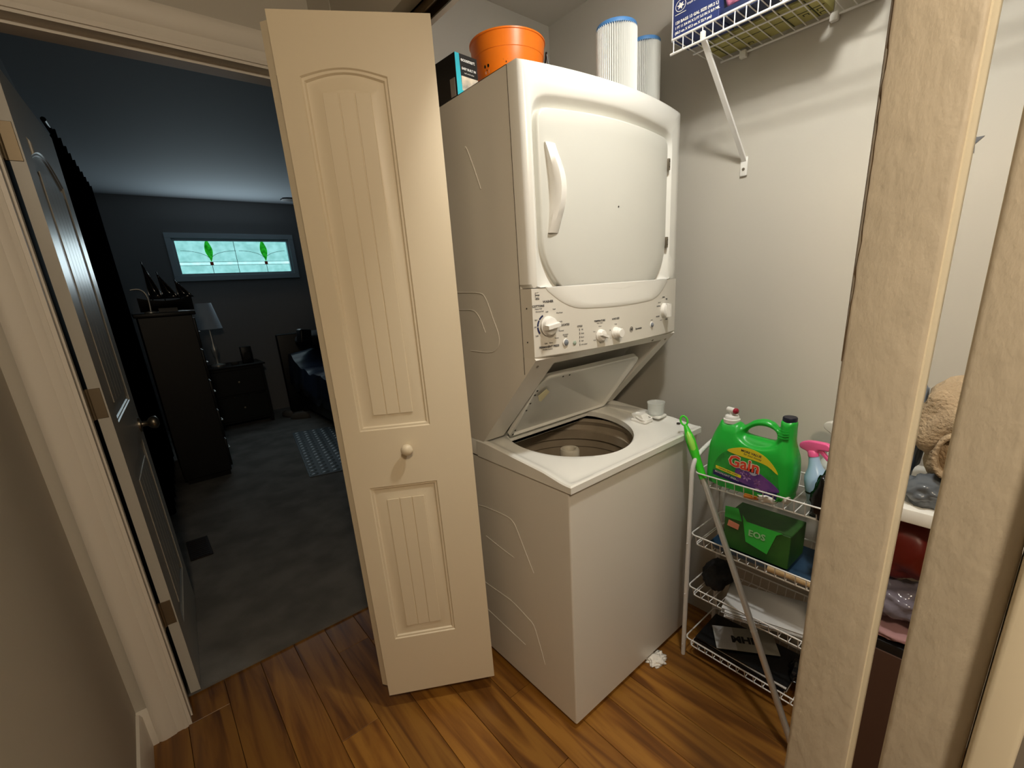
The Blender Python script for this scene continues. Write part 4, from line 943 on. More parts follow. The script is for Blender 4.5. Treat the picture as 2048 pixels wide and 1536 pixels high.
# under tier 2 on tier 3
o = MB().tube([(0.560, -0.300, 0.330), (0.556, -0.36, 0.327), (0.552, -0.47, 0.324)], [0.011, 0.0095, 0.009], 12).build('wooden_handle', mat('pale_wood', '#c9a878', 0.6, var=0.2, vscale=30), None, 60)
o.location = (0, 0.0, 0.125)
bpy.data.objects.remove(o)
o = MB().tube([(0.0, 0.06, 0), (0, 0.0, 0.001), (0, -0.085, 0)], [0.0115, 0.0095, 0.009], 12).build('wooden_handle', mat('pale_wood', '#c9a878', 0.6, var=0.2, vscale=30), None, 60)
o.location = (0.556, -0.385, 0.5055); o.location = (0.551, -0.392, 0.5045)
tag(o, 'pale wooden handle lying along the front of the second tier', 'handle')
m_blkbag = mat('black_cloth', '#101012', 0.7, bump=0.5, bscale=60)
b = blob('black_pouch', (0.655, -0.128, 0.328), (0.070, 0.050, 0.048), m_blkbag, 0.25, 2.0, 9, 4, flat=-0.044)
tag(b, 'dark cloth pouch at left end of the third tier', 'pouch')
m_paper = mat('white_paper', '#d9d8d6', 0.6); m_paper2 = mat('grey_print_paper', '#a9a9a8', 0.5, col2='#cfcfce', vscale=6)
def sheet_stack(nm, label, cat, loc, rz, sx, sy, n, mats, th=0.0012, group=None, jit=0.008, tilt=0.0):
    t = thing(nm, label, cat, loc, rz, group); t.rotation_euler = (0, tilt, rz)
    for i in range(n):
        s = MB(); nx = 8; A = []
        for side_ in (0, 1):
            pass
        jx, jy, ja = random.uniform(-jit, jit), random.uniform(-jit, jit), random.uniform(-0.06, 0.06)
        b_ = MB().box((-sx, -sy, i * th * 1.6), (sx, sy, i * th * 1.6 + th), 0.0, M=Matrix.Translation((jx, jy, 0)) @ Matrix.Rotation(ja, 4, 'Z'))
        b_.build('sheet', mats[i % len(mats)], t, 0)
    return t
sheet_stack('paper_stack', 'fanned white papers on the third tier', 'paper', (0.622, -0.318, 0.2835), 0.30, 0.088, 0.125, 9, [m_paper, m_paper2, m_paper], 0.0016, jit=0.010, tilt=0.05)
m_mag = mat('dark_magazine_cover', '#15171a', 0.25); m_mag2 = mat('grey_folder', '#8f8f88', 0.5)
mg = sheet_stack('magazine_stack', 'stack of dark glossy magazines on the bottom tier', 'magazines', (0.640, -0.260, 0.0545), 0.05, 0.085, 0.160, 6, [m_mag, m_paper, m_mag], 0.0045, jit=0.006)
lf_ = thing('leaflet', 'grey leaflet with bold lettering on top of the magazines', 'leaflet', (0.650, -0.245, 0.101), 0.62)
MB().box((-0.058, -0.105, 0), (0.058, 0.105, 0.0016)).build('leaflet_page', mat('warm_grey_page', '#97958a', 0.5), lf_, 0)
MB().box((-0.057, 0.035, 0.0016), (0.057, 0.104, 0.0022)).build('pale_page_top', m_paper2, lf_, 0)
MB().mesh(text_mesh('MHI', 0.044, bold=0.0022), basis((-0.006, 0.008, 0.0024), (0, -1, 0), (1, 0, 0))).build('printed_words', m_black, lf_, 0, fix=False)
b = blob('glossy_bag', (0.640, -0.455, 0.112), (0.060, 0.045, 0.052), mat('black_glossy_bag', '#1a1b1e', 0.15), 0.35, 2.4, 14, 4, flat=-0.010)
tag(b, 'glossy dark plastic bag at right end of the bottom tier', 'bag')

# mop pole leaning on the washer corner
pole = thing('mop_pole', 'steel mop pole with lime green grip leaning on the washer', 'mop', (0, 0, 0))
Pb, Pt = Vector((0.398, -0.520, 0.006)), Vector((0.5690, -0.0345, 0.868))
dp = (Pt - Pb).normalized()
Lp = (Pt - Pb).length + 0.075; at_ = lambda s: Pb + dp * s
gs = Lp - 0.205
MB().tube([at_(0.0), at_(gs * 0.45), at_(gs)], 0.0098, 16).build('pole_tube', m_chrome, pole, 60)
MB().tube([at_(gs * 0.42), at_(gs * 0.42 + 0.004)], 0.0108, 16).build('pole_joint', m_chrome, pole, 60)
m_lime = mat('lime_green_grip', '#3fd428', 0.35); m_lime2 = mat('pale_lime_insert', '#a6ee5a', 0.35)
MB().tube([at_(gs - 0.012 + 0.19 * t) for t in (0, 0.12, 0.35, 0.55, 0.75, 0.92, 1.0)], [0.0125, 0.0128, 0.0135, 0.0160, 0.0160, 0.0100, 0.0070], 18).build('grip', m_lime, pole, 60)
tv = (Vector((-0.807, -0.797, 1.415)) - Pt).normalized(); sidev = dp.cross(tv).normalized(); tv = sidev.cross(dp).normalized()
MB().tube([at_(gs + 0.075 + 0.085 * t) + tv * (0.0075) for t in (0, 0.2, 0.5, 0.8, 1.0)], [0.003, 0.0105, 0.0120, 0.0090, 0.002], 14).build('grip_insert', m_lime2, pole, 60)
rc = at_(gs + 0.178 + 0.018)
MB().tube([rc + (sidev * math.cos(a) * 0.011 + dp * math.sin(a) * 0.0165) for a in [2 * math.pi * i / 24 for i in range(24)]], 0.0036, 10, closed=True).build('hanging_loop', m_lime, pole, 60)
MB().lathe(Pb + Vector((0, 0, -0.006)), [(0.0105, 0), (0.0115, 0.004), (0.0115, 0.02), (0.0102, 0.024)], 16, dp).build('end_ferrule', m_black, pole, 50)

t = blob('paper_scrap', (0.428, -0.018, 0.0055), (0.036, 0.030, 0.010), mat('white_tissue_scrap', '#efeae0', 0.85), 0.6, 2.8, 21, 4, flat=-0.004)
tag(t, 'crumpled white paper scrap on the floor under the washer front', 'tissue')

# ------------------------------------------------------------------ wall mounted wire shelf
ws = thing('wire_shelf', 'white wire shelf mounted high on the closet wall with diagonal brace', 'shelf', (0.56, 0.075, 2.03))
SX1 = XW - 0.008 - 0.56; SL = 1.25
MB().tube([(0, 0, 0.034), (0, -SL, 0.034)], 0.0032, 10).build('front_rail', m_wire, ws, 60)
MB().tube([(0.0, 0.004, 0.0), (0.0, -SL, 0.0)], 0.0032, 10).build('front_rail', m_wire, ws, 60)
MB().tube([(SX1, -0.028, 0.022), (SX1, -SL, 0.022)], 0.0030, 10).build('back_rail', m_wire, ws, 60)
MB().tube([(SX1 * 0.5, 0, 0.026), (SX1 * 0.5, -SL, 0.026)], 0.0024, 8).build('middle_rail', m_wire, ws, 60)
me = None
for i in range(42):
    yy = -0.006 - i * 0.0295
    if me is None:
        q = MB().tube([(0, 0, -0.001), (0.0, 0, 0.030), (0.003, 0, 0.0345), (0.012, 0, 0.0345), (SX1, 0, 0.0255)], 0.0015, 6).build('cross_wire', m_wire, ws, 60); me = q.data
    else:
        q = bpy.data.objects.new('cross_wire', me); COL.objects.link(q); q.parent = ws
    q.location = (0, yy, 0)
br = MB(); b0, b1 = Vector((0.008, -0.094, 0.004)), Vector((SX1 + 0.004, -0.124, -0.278))
sw = Vector((0, 1, 0)) * 0.007; nn = (b1 - b0).cross(Vector((0, 1, 0))).normalized() * 0.004
br.rings([[b0 + sw + nn, b0 - sw + nn, b0 - sw - nn, b0 + sw - nn], [b1 + sw + nn, b1 - sw + nn, b1 - sw - nn, b1 + sw - nn]], True, True)
br.build('brace', m_wire, ws, 30)
fp = MB().box((SX1 + 0.001, -0.135, -0.322), (SX1 + 0.0072, -0.112, -0.266), 0.003, 2); fp.build('brace_foot', m_plastic, ws)
MB().lathe((SX1 + 0.001, -0.1235, -0.302), [(0.0045, 0), (0.0045, 0.0012), (0.0016, 0.002)], 12, (-1, 0, 0)).build('screw', m_nickel, ws)
cl_ = MB().box((-0.002, -0.100, 0.002), (0.010, -0.088, 0.022), 0.002, 2); cl_.build('brace_clip', m_plastic, ws)
for yy in (-0.10, -0.34, -0.70):
    MB().box((SX1 - 0.010, yy - 0.010, 0.008), (SX1 + 0.0075, yy + 0.010, 0.028), 0.003, 2).build('wall_clip', m_plastic, ws)
# anchor chip in plaster below foot, patch on wall
patch_m = mat('grey_plaster_patch', '#6d6f74', 0.8, var=0.3, vscale=40)
pp = [(0.0, 0.0), (0.012, -0.004), (0.010, 0.016), (0.028, 0.030), (0.012, 0.030), (-0.004, 0.042), (-0.006, 0.02), (-0.012, 0.010)]
me_ = curve_mesh([[Vector((-a * 0.8, b, 0)) for a, b in pp]], 0.0005)
o = MB().mesh(me_, basis((XW - 0.0008, -0.585, 1.655), (0, 1, 0), (0, 0, 1))).build('plaster_patch', patch_m, None, 0); tag(o, None, None, None, 'structure'); o.name = 'trim_5'; o['label'] = 'grey scuffed patch on the closet wall'
# items on the shelf
zs0 = 2.0655
tbx = thing('trash_bag_box', 'navy box of kitchen trash bags at left end of wire shelf', 'box', (0.572, 0.083, zs0))
m_navyc = mat('navy_card', '#26305f', 0.45, col2='#2c3a70', vscale=5); 
MB().box((0.0, -0.140, 0), (0.090, 0.0, 0.21), 0.001, 1).build('carton', m_navyc, tbx, 0)
MB().box((-0.0006, -0.003, 0), (0.09, 0.0006, 0.21)).build('white_edge', m_paper, tbx, 0)
tw = MB()
for i, (t_, s) in enumerate((('120 BAGS 13 GAL SIZE (49.2 L)', 0.0098), ('1 FT 11 3/4 IN X 2 FT 2.5 IN X 0.9 MIL', 0.0082), ('(60.3 cm X 67.3 cm X 22.9 µm)', 0.0086))):
    tw.mesh(text_mesh(t_, s, align='LEFT', bold=0.00035), basis((-0.0012, -0.010, 0.040 - i * 0.012), (0, -1, 0), (0, 0, 1)))
for i, t_ in enumerate(('Kitchen drawstring', 'bags for tall', 'trash cans')):
    tw.mesh(text_mesh(t_, 0.0085, align='LEFT', bold=0.0001), basis((-0.0012, -0.046, 0.096 - i * 0.011), (0, -1, 0), (0, 0, 1)))
tw.build('printed_words', m_plastic, tbx, 0, fix=False)['kind'] = 'stuff'
em = MB(); el = lambda a, b: [Vector((-0.0012, -0.026 + a * math.cos(2 * math.pi * i / 32), 0.078 + b * math.sin(2 * math.pi * i / 32))) for i in range(32)]
em.rings([el(0.0165, 0.0140), el(0.0148, 0.0124)])
st = [Vector((-0.026 + (0.0125 if i % 2 == 0 else 0.006) * math.cos(math.pi * i / 6 + 0.2) * 1.0, 0.078 + (0.0095 if i % 2 == 0 else 0.0045) * math.sin(math.pi * i / 6 + 0.2), 0)) for i in range(12)]
em.add([Vector((-0.0012, p.x, p.y)) for p in st], [tuple(range(12))])
for z in (0.059, 0.098): em.box((-0.0014, -0.043, z), (-0.0008, -0.009, z + 0.0014))
em.build('oval_emblem', m_plastic, tbx, 0)
pk = thing('pink_pack', 'glossy pink plastic pack next to the navy box on wire shelf', 'pack', (0.574, -0.106, zs0 + 0.023))
b = blob('pack_body', (0.032, 0, 0.055), (0.040, 0.048, 0.075), mat('pink_film', '#f59ac2', 0.25), 0.14, 2.0, 5, 4, parent=pk, flat=-0.055)
b = MB().box((0, 0, 0), (0.085, 0.26, 0.022), 0.001, 1).build('dark_carton', mat('dark_blue_card', '#1d2a4e', 0.5), None, 0); b.location = (0.577, -0.322, zs0)
tag(b, 'flat dark blue carton under the pink pack on the shelf', 'box')
yb_ = thing('wafer_box', 'flat yellow green box with printed grid lying on the shelf back', 'box', (0.668, -0.262, zs0 - 0.003))
m_yg = mat('yellow_green_card', '#b5ae6a', 0.55, var=0.2, vscale=9)
MB().box((0, 0, 0), (0.122, 0.310, 0.040), 0.001, 1).build('carton', m_yg, yb_, 0)
gl = MB()
for i in range(5): gl.box((0.002, 0.03 + i * 0.063, -0.0006), (0.120, 0.033 + i * 0.063, 0.0))
gl.box((0.060, 0.003, -0.0006), (0.063, 0.307, 0.0))
for (gx_, gy_) in ((0.075, 0.012), (0.098, 0.012), (0.075, 0.045), (0.10, 0.20)):
    fr2 = 0.012; gl.box((gx_, gy_, -0.0008), (gx_ + fr2, gy_ + 0.002, 0)).box((gx_, gy_ + 0.012, -0.0008), (gx_ + fr2, gy_ + 0.014, 0)).box((gx_, gy_, -0.0008), (gx_ + 0.002, gy_ + 0.014, 0))
gl.build('printed_grid', mat('dark_green_ink', '#3c4020', 0.5), yb_, 0)['kind'] = 'stuff'
b = blob('clear_bag', (0.690, -0.335, zs0 + 0.055), (0.070, 0.050, 0.062), mat('grey_clear_film', '#b9b9b4', 0.2), 0.25, 2.0, 8, 4, flat=-0.054)
tag(b, 'greyish clear film bag beside the flat yellow green box', 'bag')
b = blob('extended_grey_bundle', (0.680, -0.93, zs0 + 0.055), (0.085, 0.26, 0.065), mat('charcoal_fabric', '#33343a', 0.8, bump=0.5, bscale=50), 0.3, 2.2, 3, 4, flat=-0.054)  # lengthened past the visible shelf so its shadow on the wall carries on
tag(b, 'dark charcoal cloth bundle on the wire shelf, extended right to lengthen its shadow', 'cloth')
b = MB().box((0, 0, 0), (0.165, 0.215, 0.14), 0.02, 3).build('added_fabric_bin', mat('added_bin_fabric', '#26272b', 0.85, bump=0.4, bscale=70, var=0.4, vscale=18), None); b.location = (0.605, -0.612, zs0)  # bin added to fill a break in the shelf's shadow on the wall
tag(b, 'black fabric bin added right of the clear film bag to continue the shelf shadow', 'bin')

# ------------------------------------------------------------------ things glimpsed between the two posts
su = thing('white_side_table', 'white shelf board unit glimpsed between the two posts', 'shelf', (0.45, -0.60, 0))
MB().box((0, -0.42, 0.832), (0.32, 0.055, 0.866), 0.003, 2).build('top_board', m_white, su)
for yy in (-0.41, 0.035):
    MB().box((0.285, yy, 0), (0.315, yy + 0.018, 0.832)).build('leg', m_white, su)
    MB().box((0.0, yy - 0.0, 0), (0.02, yy + 0.012, 0.832)).build('leg', m_white, su)
m_towel = mat('beige_terry', '#b09a7c', 0.95, bump=1.0, bscale=120, var=0.15, vscale=12, bdist=0.006)
tw_ = thing('towel_heap', 'heap of beige terry towel on the white board between posts', 'towel', (0.56, -0.675, 0.868))
tw_.scale = (1, 1, 0.9)
blob('towel_fold', (0.02, -0.03, 0.215), (0.075, 0.085, 0.10), m_towel, 0.35, 1.6, 31, 4, tw_)
blob('towel_fold', (0.015, -0.060, 0.115), (0.085, 0.080, 0.115), m_towel, 0.30, 1.6, 33, 4, tw_, flat=-0.108)
# hanging folded edge loops
for (yy0, zz0, hh, ww) in ((-0.018, 0.14, 0.115, 0.030), (-0.045, 0.095, 0.075, 0.022)):
    P_ = [Vector((-0.075, yy0 + ww * math.cos(t), zz0 + hh * 0.5 * math.sin(t))) for t in [math.pi * i / 10 for i in range(-6, 12)]]
    mb = MB(); mb.rings([[p + Vector((0.0, 0, 0)) for p in P_], [p + Vector((0.09, 0, 0)) for p in P_]], closed=False)
    o = mb.build('towel_edge', m_towel, tw_, 60); md = o.modifiers.new('s', 'SOLIDIFY'); md.thickness = 0.010
b = blob('blue_cloth', (0.600, -0.612, 1.04), (0.045, 0.032, 0.13), mat('slate_blue_fabric', '#3b4a60', 0.7, col2='#8a94a0', vscale=40, stretch=(3, 3, 0.4)), 0.25, 2.0, 41, 4)
b.location = (0.600, -0.604, 1.00); b.scale = (1, 1, 1.0)
tag(b, 'slate blue striped cloth standing behind the towel heap', 'cloth')
b = blob('grey_bag', (0.515, -0.668, 0.897), (0.050, 0.050, 0.034), mat('grey_poly_bag', '#5d6268', 0.2), 0.3, 2.2, 17, 4, flat=-0.030)
tag(b, 'grey plastic bag on the board under the beige towel', 'bag')
b = blob('red_bag', (0.555, -0.640, 0.722), (0.060, 0.075, 0.088), mat('dark_red_fabric', '#64160d', 0.45), 0.2, 1.8, 19, 4)
tag(b, 'dark red bag below the white board', 'bag')
b = blob('clear_plastic_bag', (0.545, -0.655, 0.572), (0.066, 0.073, 0.044), mat('mauve_clear_film', '#6b6570', 0.12), 0.3, 2.6, 23, 4)
tag(b, 'shiny clear plastic bag below the red bag', 'bag')
b = blob('pink_cloth', (0.545, -0.655, 0.500), (0.073, 0.078, 0.016), mat('dusty_pink_fabric', '#9c7678', 0.8), 0.25, 2.2, 25, 4, flat=-0.014)
tag(b, 'dusty pink folded cloth on the brown box', 'cloth')
bb = thing('brown_box', 'open brown box on the floor under the pink cloth', 'box', (0.55, -0.66, 0))
MB().rings([tr_ring(0.085, 0.095, 0.0), tr_ring(0.085, 0.095, 0.455), tr_ring(0.080, 0.090, 0.455), tr_ring(0.080, 0.090, 0.42)], True, True).build('carton', mat('brown_card', '#4a3328', 0.6), bb, 0)
MB().box((-0.080, -0.090, 0.44), (0.080, 0.090, 0.482), 0.004, 2).build('black_insert', m_black, bb)

# ------------------------------------------------------------------ bedroom contents
m_curt = mat('dark_curtain_fabric', '#040406', 1.0, spec=0.0)
cu = thing('curtain', 'long black curtain hanging beside the open bedroom door', 'curtain', (0, 0, 0))
rings_ = []; NZ = 10; NY = 70
for iz in range(NZ + 1):
    z = 0.04 + (2.36 - 0.04) * iz / NZ; ring = []
    for iy in range(NY + 1):
        t = iy / NY; y_ = 2.92 + t * 1.55; x_ = -0.905 + 0.085 * t + 0.035 * math.sin(t * 58 + 0.4 * math.sin(z)) * (0.55 + 0.45 * (1 - iz / NZ))
        ring.append(Vector((x_, y_, z + (0.015 * math.sin(t * 58) if iz == NZ else 0))))
    rings_.append(ring)
o = MB().rings(rings_, closed=False).build('curtain_panel', m_curt, cu, 60); md = o.modifiers.new('s', 'SOLIDIFY'); md.thickness = 0.006
MB().tube([(-0.91, 2.80, 2.375), (-0.82, 4.55, 2.375)], 0.012, 10).build('curtain_rod', m_black, cu, 60)
ch = thing('tall_dresser', 'tall dark wooden dresser with bright handles in the bedroom', 'dresser', (0, 0, 0))
CX0, CX1, CY0, CY1, CZ = -0.765, -0.435, 3.57, 4.45, 1.37
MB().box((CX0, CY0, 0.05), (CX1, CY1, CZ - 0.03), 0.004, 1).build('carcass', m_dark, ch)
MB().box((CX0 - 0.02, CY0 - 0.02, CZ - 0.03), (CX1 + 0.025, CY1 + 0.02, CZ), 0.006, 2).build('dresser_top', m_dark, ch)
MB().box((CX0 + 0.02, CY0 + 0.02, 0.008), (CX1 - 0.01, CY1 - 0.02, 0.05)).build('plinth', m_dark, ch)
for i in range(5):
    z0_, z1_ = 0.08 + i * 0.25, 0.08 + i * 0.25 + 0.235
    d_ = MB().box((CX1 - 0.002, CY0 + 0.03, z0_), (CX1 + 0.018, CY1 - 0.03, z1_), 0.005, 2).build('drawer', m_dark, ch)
    for yy in (CY0 + 0.22, CY1 - 0.22):
        MB().tube([(CX1 + 0.018, yy - 0.05, (z0_ + z1_) / 2), (CX1 + 0.040, yy - 0.04, (z0_ + z1_) / 2), (CX1 + 0.040, yy + 0.04, (z0_ + z1_) / 2), (CX1 + 0.018, yy + 0.05, (z0_ + z1_) / 2)], 0.006, 8).build('drawer_pull', m_chrome, d_, 60)
# model ship on the dresser
m_sil = mat('black_painted_wood', '#050506', 0.4)
sp = thing('model_ship', 'black model sailing ship on the tall dresser', 'model ship', (-0.56, 3.80, CZ))
hull = []
for i in range(13):
    t = i / 12; s = math.sin(math.pi * min(1, t * 0.9 + 0.08)) ** 0.6; xx = -0.17 + 0.34 * t; sheer = 0.03 * (2 * t - 1) ** 2
    hull.append([Vector((xx, -0.035 * s, 0.085 + sheer)), Vector((xx, -0.024 * s, 0.03)), Vector((xx, 0, 0.008)), Vector((xx, 0.024 * s, 0.03)), Vector((xx, 0.035 * s, 0.085 + sheer))])
MB().rings(hull, True, True).build('hull', m_sil, sp, 40)
MB().box((-0.06, -0.03, 0), (0.06, 0.03, 0.03)).build('stand', m_sil, sp)
for (mx, mh) in ((-0.075, 0.375), (0.0, 0.30), (0.10, 0.24)):
    MB().tube([(mx, 0, 0.08), (mx - 0.01, 0, mh)], 0.004, 8).build('mast', m_sil, sp)
def sail(P, bul):
    a, b, c = [Vector(p) for p in P]; N = 8; vs = []; idx = {}; mb = MB(); fs = []
    for i in range(N + 1):
        for j in range(N + 1 - i):
            u_, v_ = i / N, j / N; p = a + (b - a) * u_ + (c - a) * v_; p.y += bul * 27 * u_ * v_ * (1 - u_ - v_); idx[(i, j)] = len(vs); vs.append(p)
    for i in range(N):
        for j in range(N - i):
            fs.append((idx[(i, j)], idx[(i + 1, j)], idx[(i, j + 1)]))
            if i + j < N - 1: fs.append((idx[(i + 1, j)], idx[(i + 1, j + 1)], idx[(i, j + 1)]))
    mb.add(vs, fs); o = mb.build('sail', m_sail, sp, 60); md = o.modifiers.new('s', 'SOLIDIFY'); md.thickness = 0.0015
m_sail = mat('dark_glossy_sail', '#15161a', 0.12)
sail([(-0.085, 0, 0.37), (-0.095, 0, 0.10), (0.0, 0.01, 0.10)], 0.02); sail([(-0.01, 0, 0.29), (-0.01, 0, 0.10), (0.10, 0.01, 0.10)], 0.02); sail([(0.09, 0, 0.235), (0.085, 0, 0.10), (0.19, 0.0, 0.105)], 0.015)
ab = MB().tube(smoothpts([(0, 0, 0), (0.005, 0.0, 0.10), (-0.01, 0.0, 0.155), (-0.04, 0.0, 0.175), (-0.085, 0.0, 0.172)], 5, False), 0.0065, 10)
ab.lathe((0, 0, 0), [(0.0004, 0), (0.04, 0), (0.04, 0.008), (0.012, 0.014)], 20, cap=False)
o = ab.build('curved_chrome_arm', m_chrome, None, 60); o.location = (-0.672, 3.69, CZ)
tag(o, 'curved chrome stand arching beside the model ship', 'stand')
# lamp
lp = thing('table_lamp', 'table lamp with white cone shade behind the tall dresser', 'lamp', (-0.155, 5.40, 0.72))
MB().lathe((0, 0, 0), [(0.075, 0.70), (0.128, 0.42)], 36, cap=False).build('lamp_shade', mat('white_lamp_shade', '#b8c2cc', 0.8), lp, 60)
MB().lathe((0, 0, 0), [(0.0004, 0), (0.07, 0), (0.07, 0.015), (0.02, 0.03), (0.015, 0.10), (0.035, 0.16), (0.035, 0.20), (0.012, 0.26), (0.010, 0.44)], 28, cap=False).build('lamp_base', m_chrome, lp, 50)
ns = thing('nightstand', 'dark low nightstand under the transom window', 'nightstand', (0, 0, 0))
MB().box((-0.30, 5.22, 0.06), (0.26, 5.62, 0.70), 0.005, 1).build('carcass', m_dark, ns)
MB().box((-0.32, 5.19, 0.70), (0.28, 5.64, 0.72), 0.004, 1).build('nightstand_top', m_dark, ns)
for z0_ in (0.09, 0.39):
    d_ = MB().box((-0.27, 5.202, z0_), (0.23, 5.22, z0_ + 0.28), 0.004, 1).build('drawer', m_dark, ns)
    MB().lathe((-0.02, 5.202, z0_ + 0.14), [(0.006, 0), (0.013, 0.014), (0.012, 0.02), (0.0004, 0.022)], 14, (0, -1, 0), cap=False).build('drawer_knob', m_nickel, d_, 50)
for fx, fy in ((-0.28, 5.24), (0.24, 5.24), (-0.28, 5.58), (0.24, 5.58)): MB().box((fx - 0.015, fy - 0.015, 0.008), (fx + 0.015, fy + 0.015, 0.06)).build('leg', m_dark, ns)
o = MB().box((-0.055, -0.04, 0), (0.055, 0.04, 0.19), 0.008, 2).box((-0.03, -0.043, 0.05), (0.03, -0.039, 0.12)).build('clock_radio', m_sil, None); o.location = (0.14, 5.36, 0.72); tag(o, 'small black upright box on the nightstand', 'radio')
o = MB().lathe((0, 0, 0), [(0.0004, 0), (0.035, 0), (0.045, 0.03), (0.043, 0.03), (0.032, 0.004), (0.0004, 0.004)], 20, cap=False).build('trinket_bowl', mat('dim_ceramic', '#5a564f', 0.4), None); o.location = (0.0, 5.32, 0.72); tag(o, 'tiny bowl on the nightstand left of the black box', 'bowl')
# bed
bd = thing('bed', 'bed with rumpled dark navy bedding at the bedroom right', 'bed', (0, 0, 0))
m_bedf = mat('navy_duvet', '#1b2233', 0.6, col2='#27324a', vscale=4)
MB().box((0.62, 3.65, 0.10), (2.30, 5.40, 0.38), 0.01, 2).build('bed_base', m_sil, bd)
MB().box((0.58, 3.62, 0.38), (2.32, 5.42, 0.56), 0.05, 4).build('mattress', m_bedf, bd)
for lx_, ly_ in ((0.66, 3.70), (2.25, 3.70), (0.66, 5.35), (2.25, 5.35)): MB().box((lx_ - 0.03, ly_ - 0.03, 0.008), (lx_ + 0.03, ly_ + 0.03, 0.10)).build('leg', m_sil, bd)
MB().box((0.50, 5.42, 0.008), (2.35, 5.48, 1.0), 0.02, 3).build('headboard', m_sil, bd)
# duvet sheet
mb = MB(); rings_ = []
for i in range(28):
    ring = []
    for j in range(36):
        u_, v_ = i / 27, j / 35; x_ = 0.50 + 1.8 * u_; y_ = 3.60 + 1.75 * v_
        z_ = 0.62 + 0.10 * noise.noise(Vector((x_ * 2.2, y_ * 2.2, 1.0))) + 0.05 * noise.noise(Vector((x_ * 6, y_ * 6, 4.0))) + 0.22 * max(0, v_ - 0.45)
        if u_ < 0.12: z_ -= (0.12 - u_) / 0.12 * (0.34 + 0.12 * noise.noise(Vector((0, y_ * 3, 2)))); x_ = 0.54 - 0.03 * noise.noise(Vector((0, y_ * 6, 0))) + 0.0 * u_ + 0.35 * u_
        ring.append(Vector((x_, y_, z_)))
    rings_.append(ring)
o = mb.rings(rings_, closed=False).build('duvet', mat('satin_navy_duvet', '#2c3850', 0.35, col2='#151c2c', vscale=3), bd, 60)
md = o.modifiers.new('s', 'SOLIDIFY'); md.thickness = 0.02
b = blob('pillow', (0.90, 5.10, 0.92), (0.26, 0.17, 0.11), mat('black_pillow', '#0a0b10', 0.7), 0.12, 1.5, 6, 4); tag(b, 'dark pillow piled on the bed', 'pillow', None)
o = MB().box((-0.07, -0.05, 0), (0.07, 0.05, 0.17), 0.02, 3).build('dark_bag', m_sil, None); o.location = (0.66, 4.85, 0.90); o.rotation_euler = (0, 0.15, 0.3)
tag(o, 'small boxy dark bag standing on the bed before the pillow', 'bag')
# rug, vent, shoes, speck
rg = thing('textured_mat', 'ribbed dark mat on the carpet beside the bed', 'mat', (0, 0, 0))
mt_ = MB().prism([(0.01, 2.95, 0.008), (0.42, 2.84, 0.008), (0.66, 4.30, 0.008), (0.25, 4.42, 0.008)], (0, 0, 0.008)); mt_.build('mat_base', mat('mat_grey', '#5b646a', 0.6), rg, 0)
cc = MB()
for i in range(17):
    for j in range(5):
        u_, v_ = (j + 0.5) / 5, (i + 0.5) / 17
        a = Vector((0.01, 2.95, 0)).lerp(Vector((0.42, 2.84, 0)), u_); b_ = Vector((0.25, 4.42, 0)).lerp(Vector((0.66, 4.30, 0)), u_); p = a.lerp(b_, v_)
        cc.lathe((p.x, p.y, 0.016), [(0.034, 0), (0.024, 0.006), (0.0004, 0.008)], 8, cap=False)
o = cc.build('mat_bumps', mat('mat_bump_grey', '#6c767c', 0.35), rg, 60); o['kind'] = 'stuff'
vt = thing('floor_register', 'dark brown floor register in the carpet near the door', 'vent', (-0.80, 2.33, 0.008))
MB().box((-0.055, -0.14, 0), (0.055, 0.14, 0.006), 0.002, 1).build('register_plate', mat('brown_metal', '#2c1f18', 0.5, 0.4), vt)
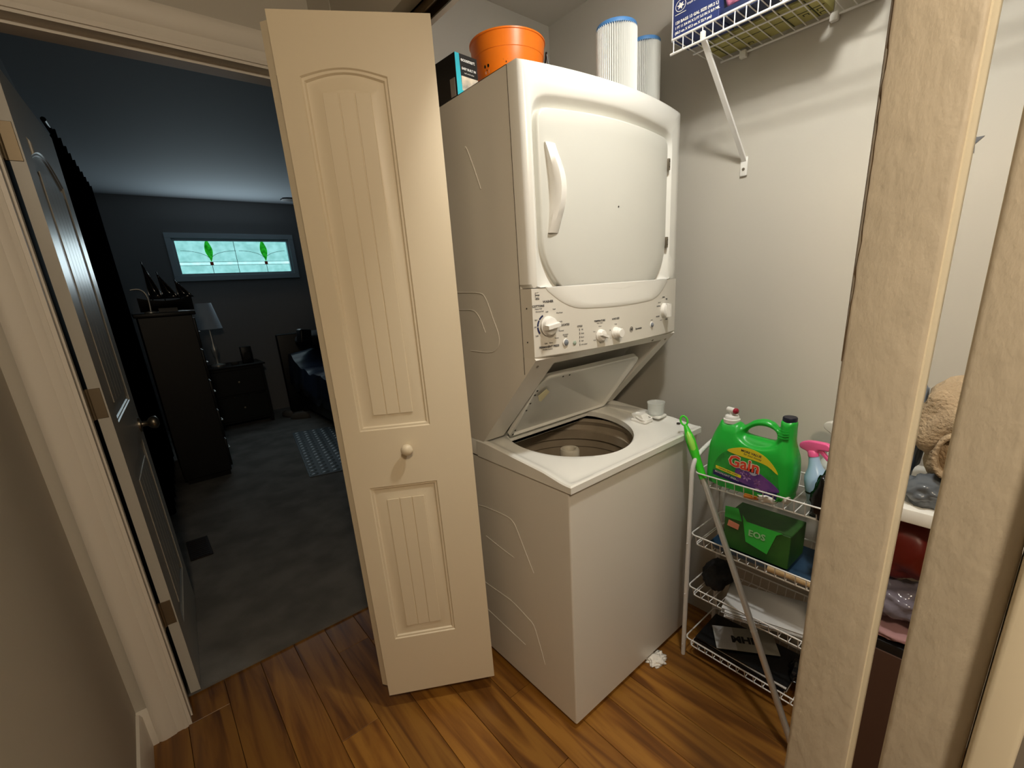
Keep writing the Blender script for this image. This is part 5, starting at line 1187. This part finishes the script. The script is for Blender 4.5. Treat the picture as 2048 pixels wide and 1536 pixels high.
for i in range(10): MB().box((-0.042, -0.125 + i * 0.026, 0.006), (0.042, -0.117 + i * 0.026, 0.0085)).build('louver', mat('brown_louver', '#1d1410', 0.5) if i == 0 else bpy.data.materials['brown_louver'], vt, 0)
for i, (sx_, sy_, rz_) in enumerate(((0.42, 5.25, 0.3), (0.50, 5.02, 0.9))):
    s_o = thing('shoe', ('pale shoe on the carpet between nightstand and bed' if i == 0 else 'pale shoe lying nearer the camera beside the bed'), 'shoe', (sx_, sy_, 0.008), rz_)
    MB().rings([[Vector((math.cos(a) * 0.045 * k, math.sin(a) * 0.12 * k, z)) for a in [2 * math.pi * q / 20 for q in range(20)]] for k, z in ((1, 0), (1.02, 0.02), (0.98, 0.022))], True, True).build('sole', mat('shoe_sole', '#5a5550', 0.7), s_o, 40)
    MB().rings([[Vector((math.cos(a) * 0.043 * k, math.sin(a) * 0.115 * k - 0.03 * (1 - k), z)) for a in [2 * math.pi * q / 20 for q in range(20)]] for k, z in ((1, 0.02), (0.95, 0.045), (0.6, 0.075), (0.5, 0.078))], False, True).build('upper', mat('shoe_upper', '#6b645c', 0.8), s_o, 60)
# ceiling fan, mostly behind the bifold door
fn = thing('ceiling_fan', 'dark ceiling fan whose blade tip shows beside the cream door', 'fan', (1.12, 3.84, 2.25))
MB().lathe((0, 0, 0), [(0.0004, -0.06), (0.09, -0.05), (0.11, 0.0), (0.09, 0.05), (0.02, 0.07), (0.02, 0.27), (0.07, 0.305)], 28, cap=True).build('fan_motor', m_sil, fn, 50)
for i in range(5):
    a = math.radians(180 + 72 * i); d = Vector((math.cos(a), math.sin(a), 0)); n_ = Vector((-math.sin(a), math.cos(a), 0))
    MB().prism([d * 0.10 - n_ * 0.03, d * 0.20 - n_ * 0.06, d * 0.64 - n_ * 0.07, d * 0.68 - n_ * 0.04, d * 0.68 + n_ * 0.04, d * 0.64 + n_ * 0.07, d * 0.20 + n_ * 0.06, d * 0.10 + n_ * 0.03], (0, 0, 0.01)).build('fan_blade', m_sil, fn, 0)
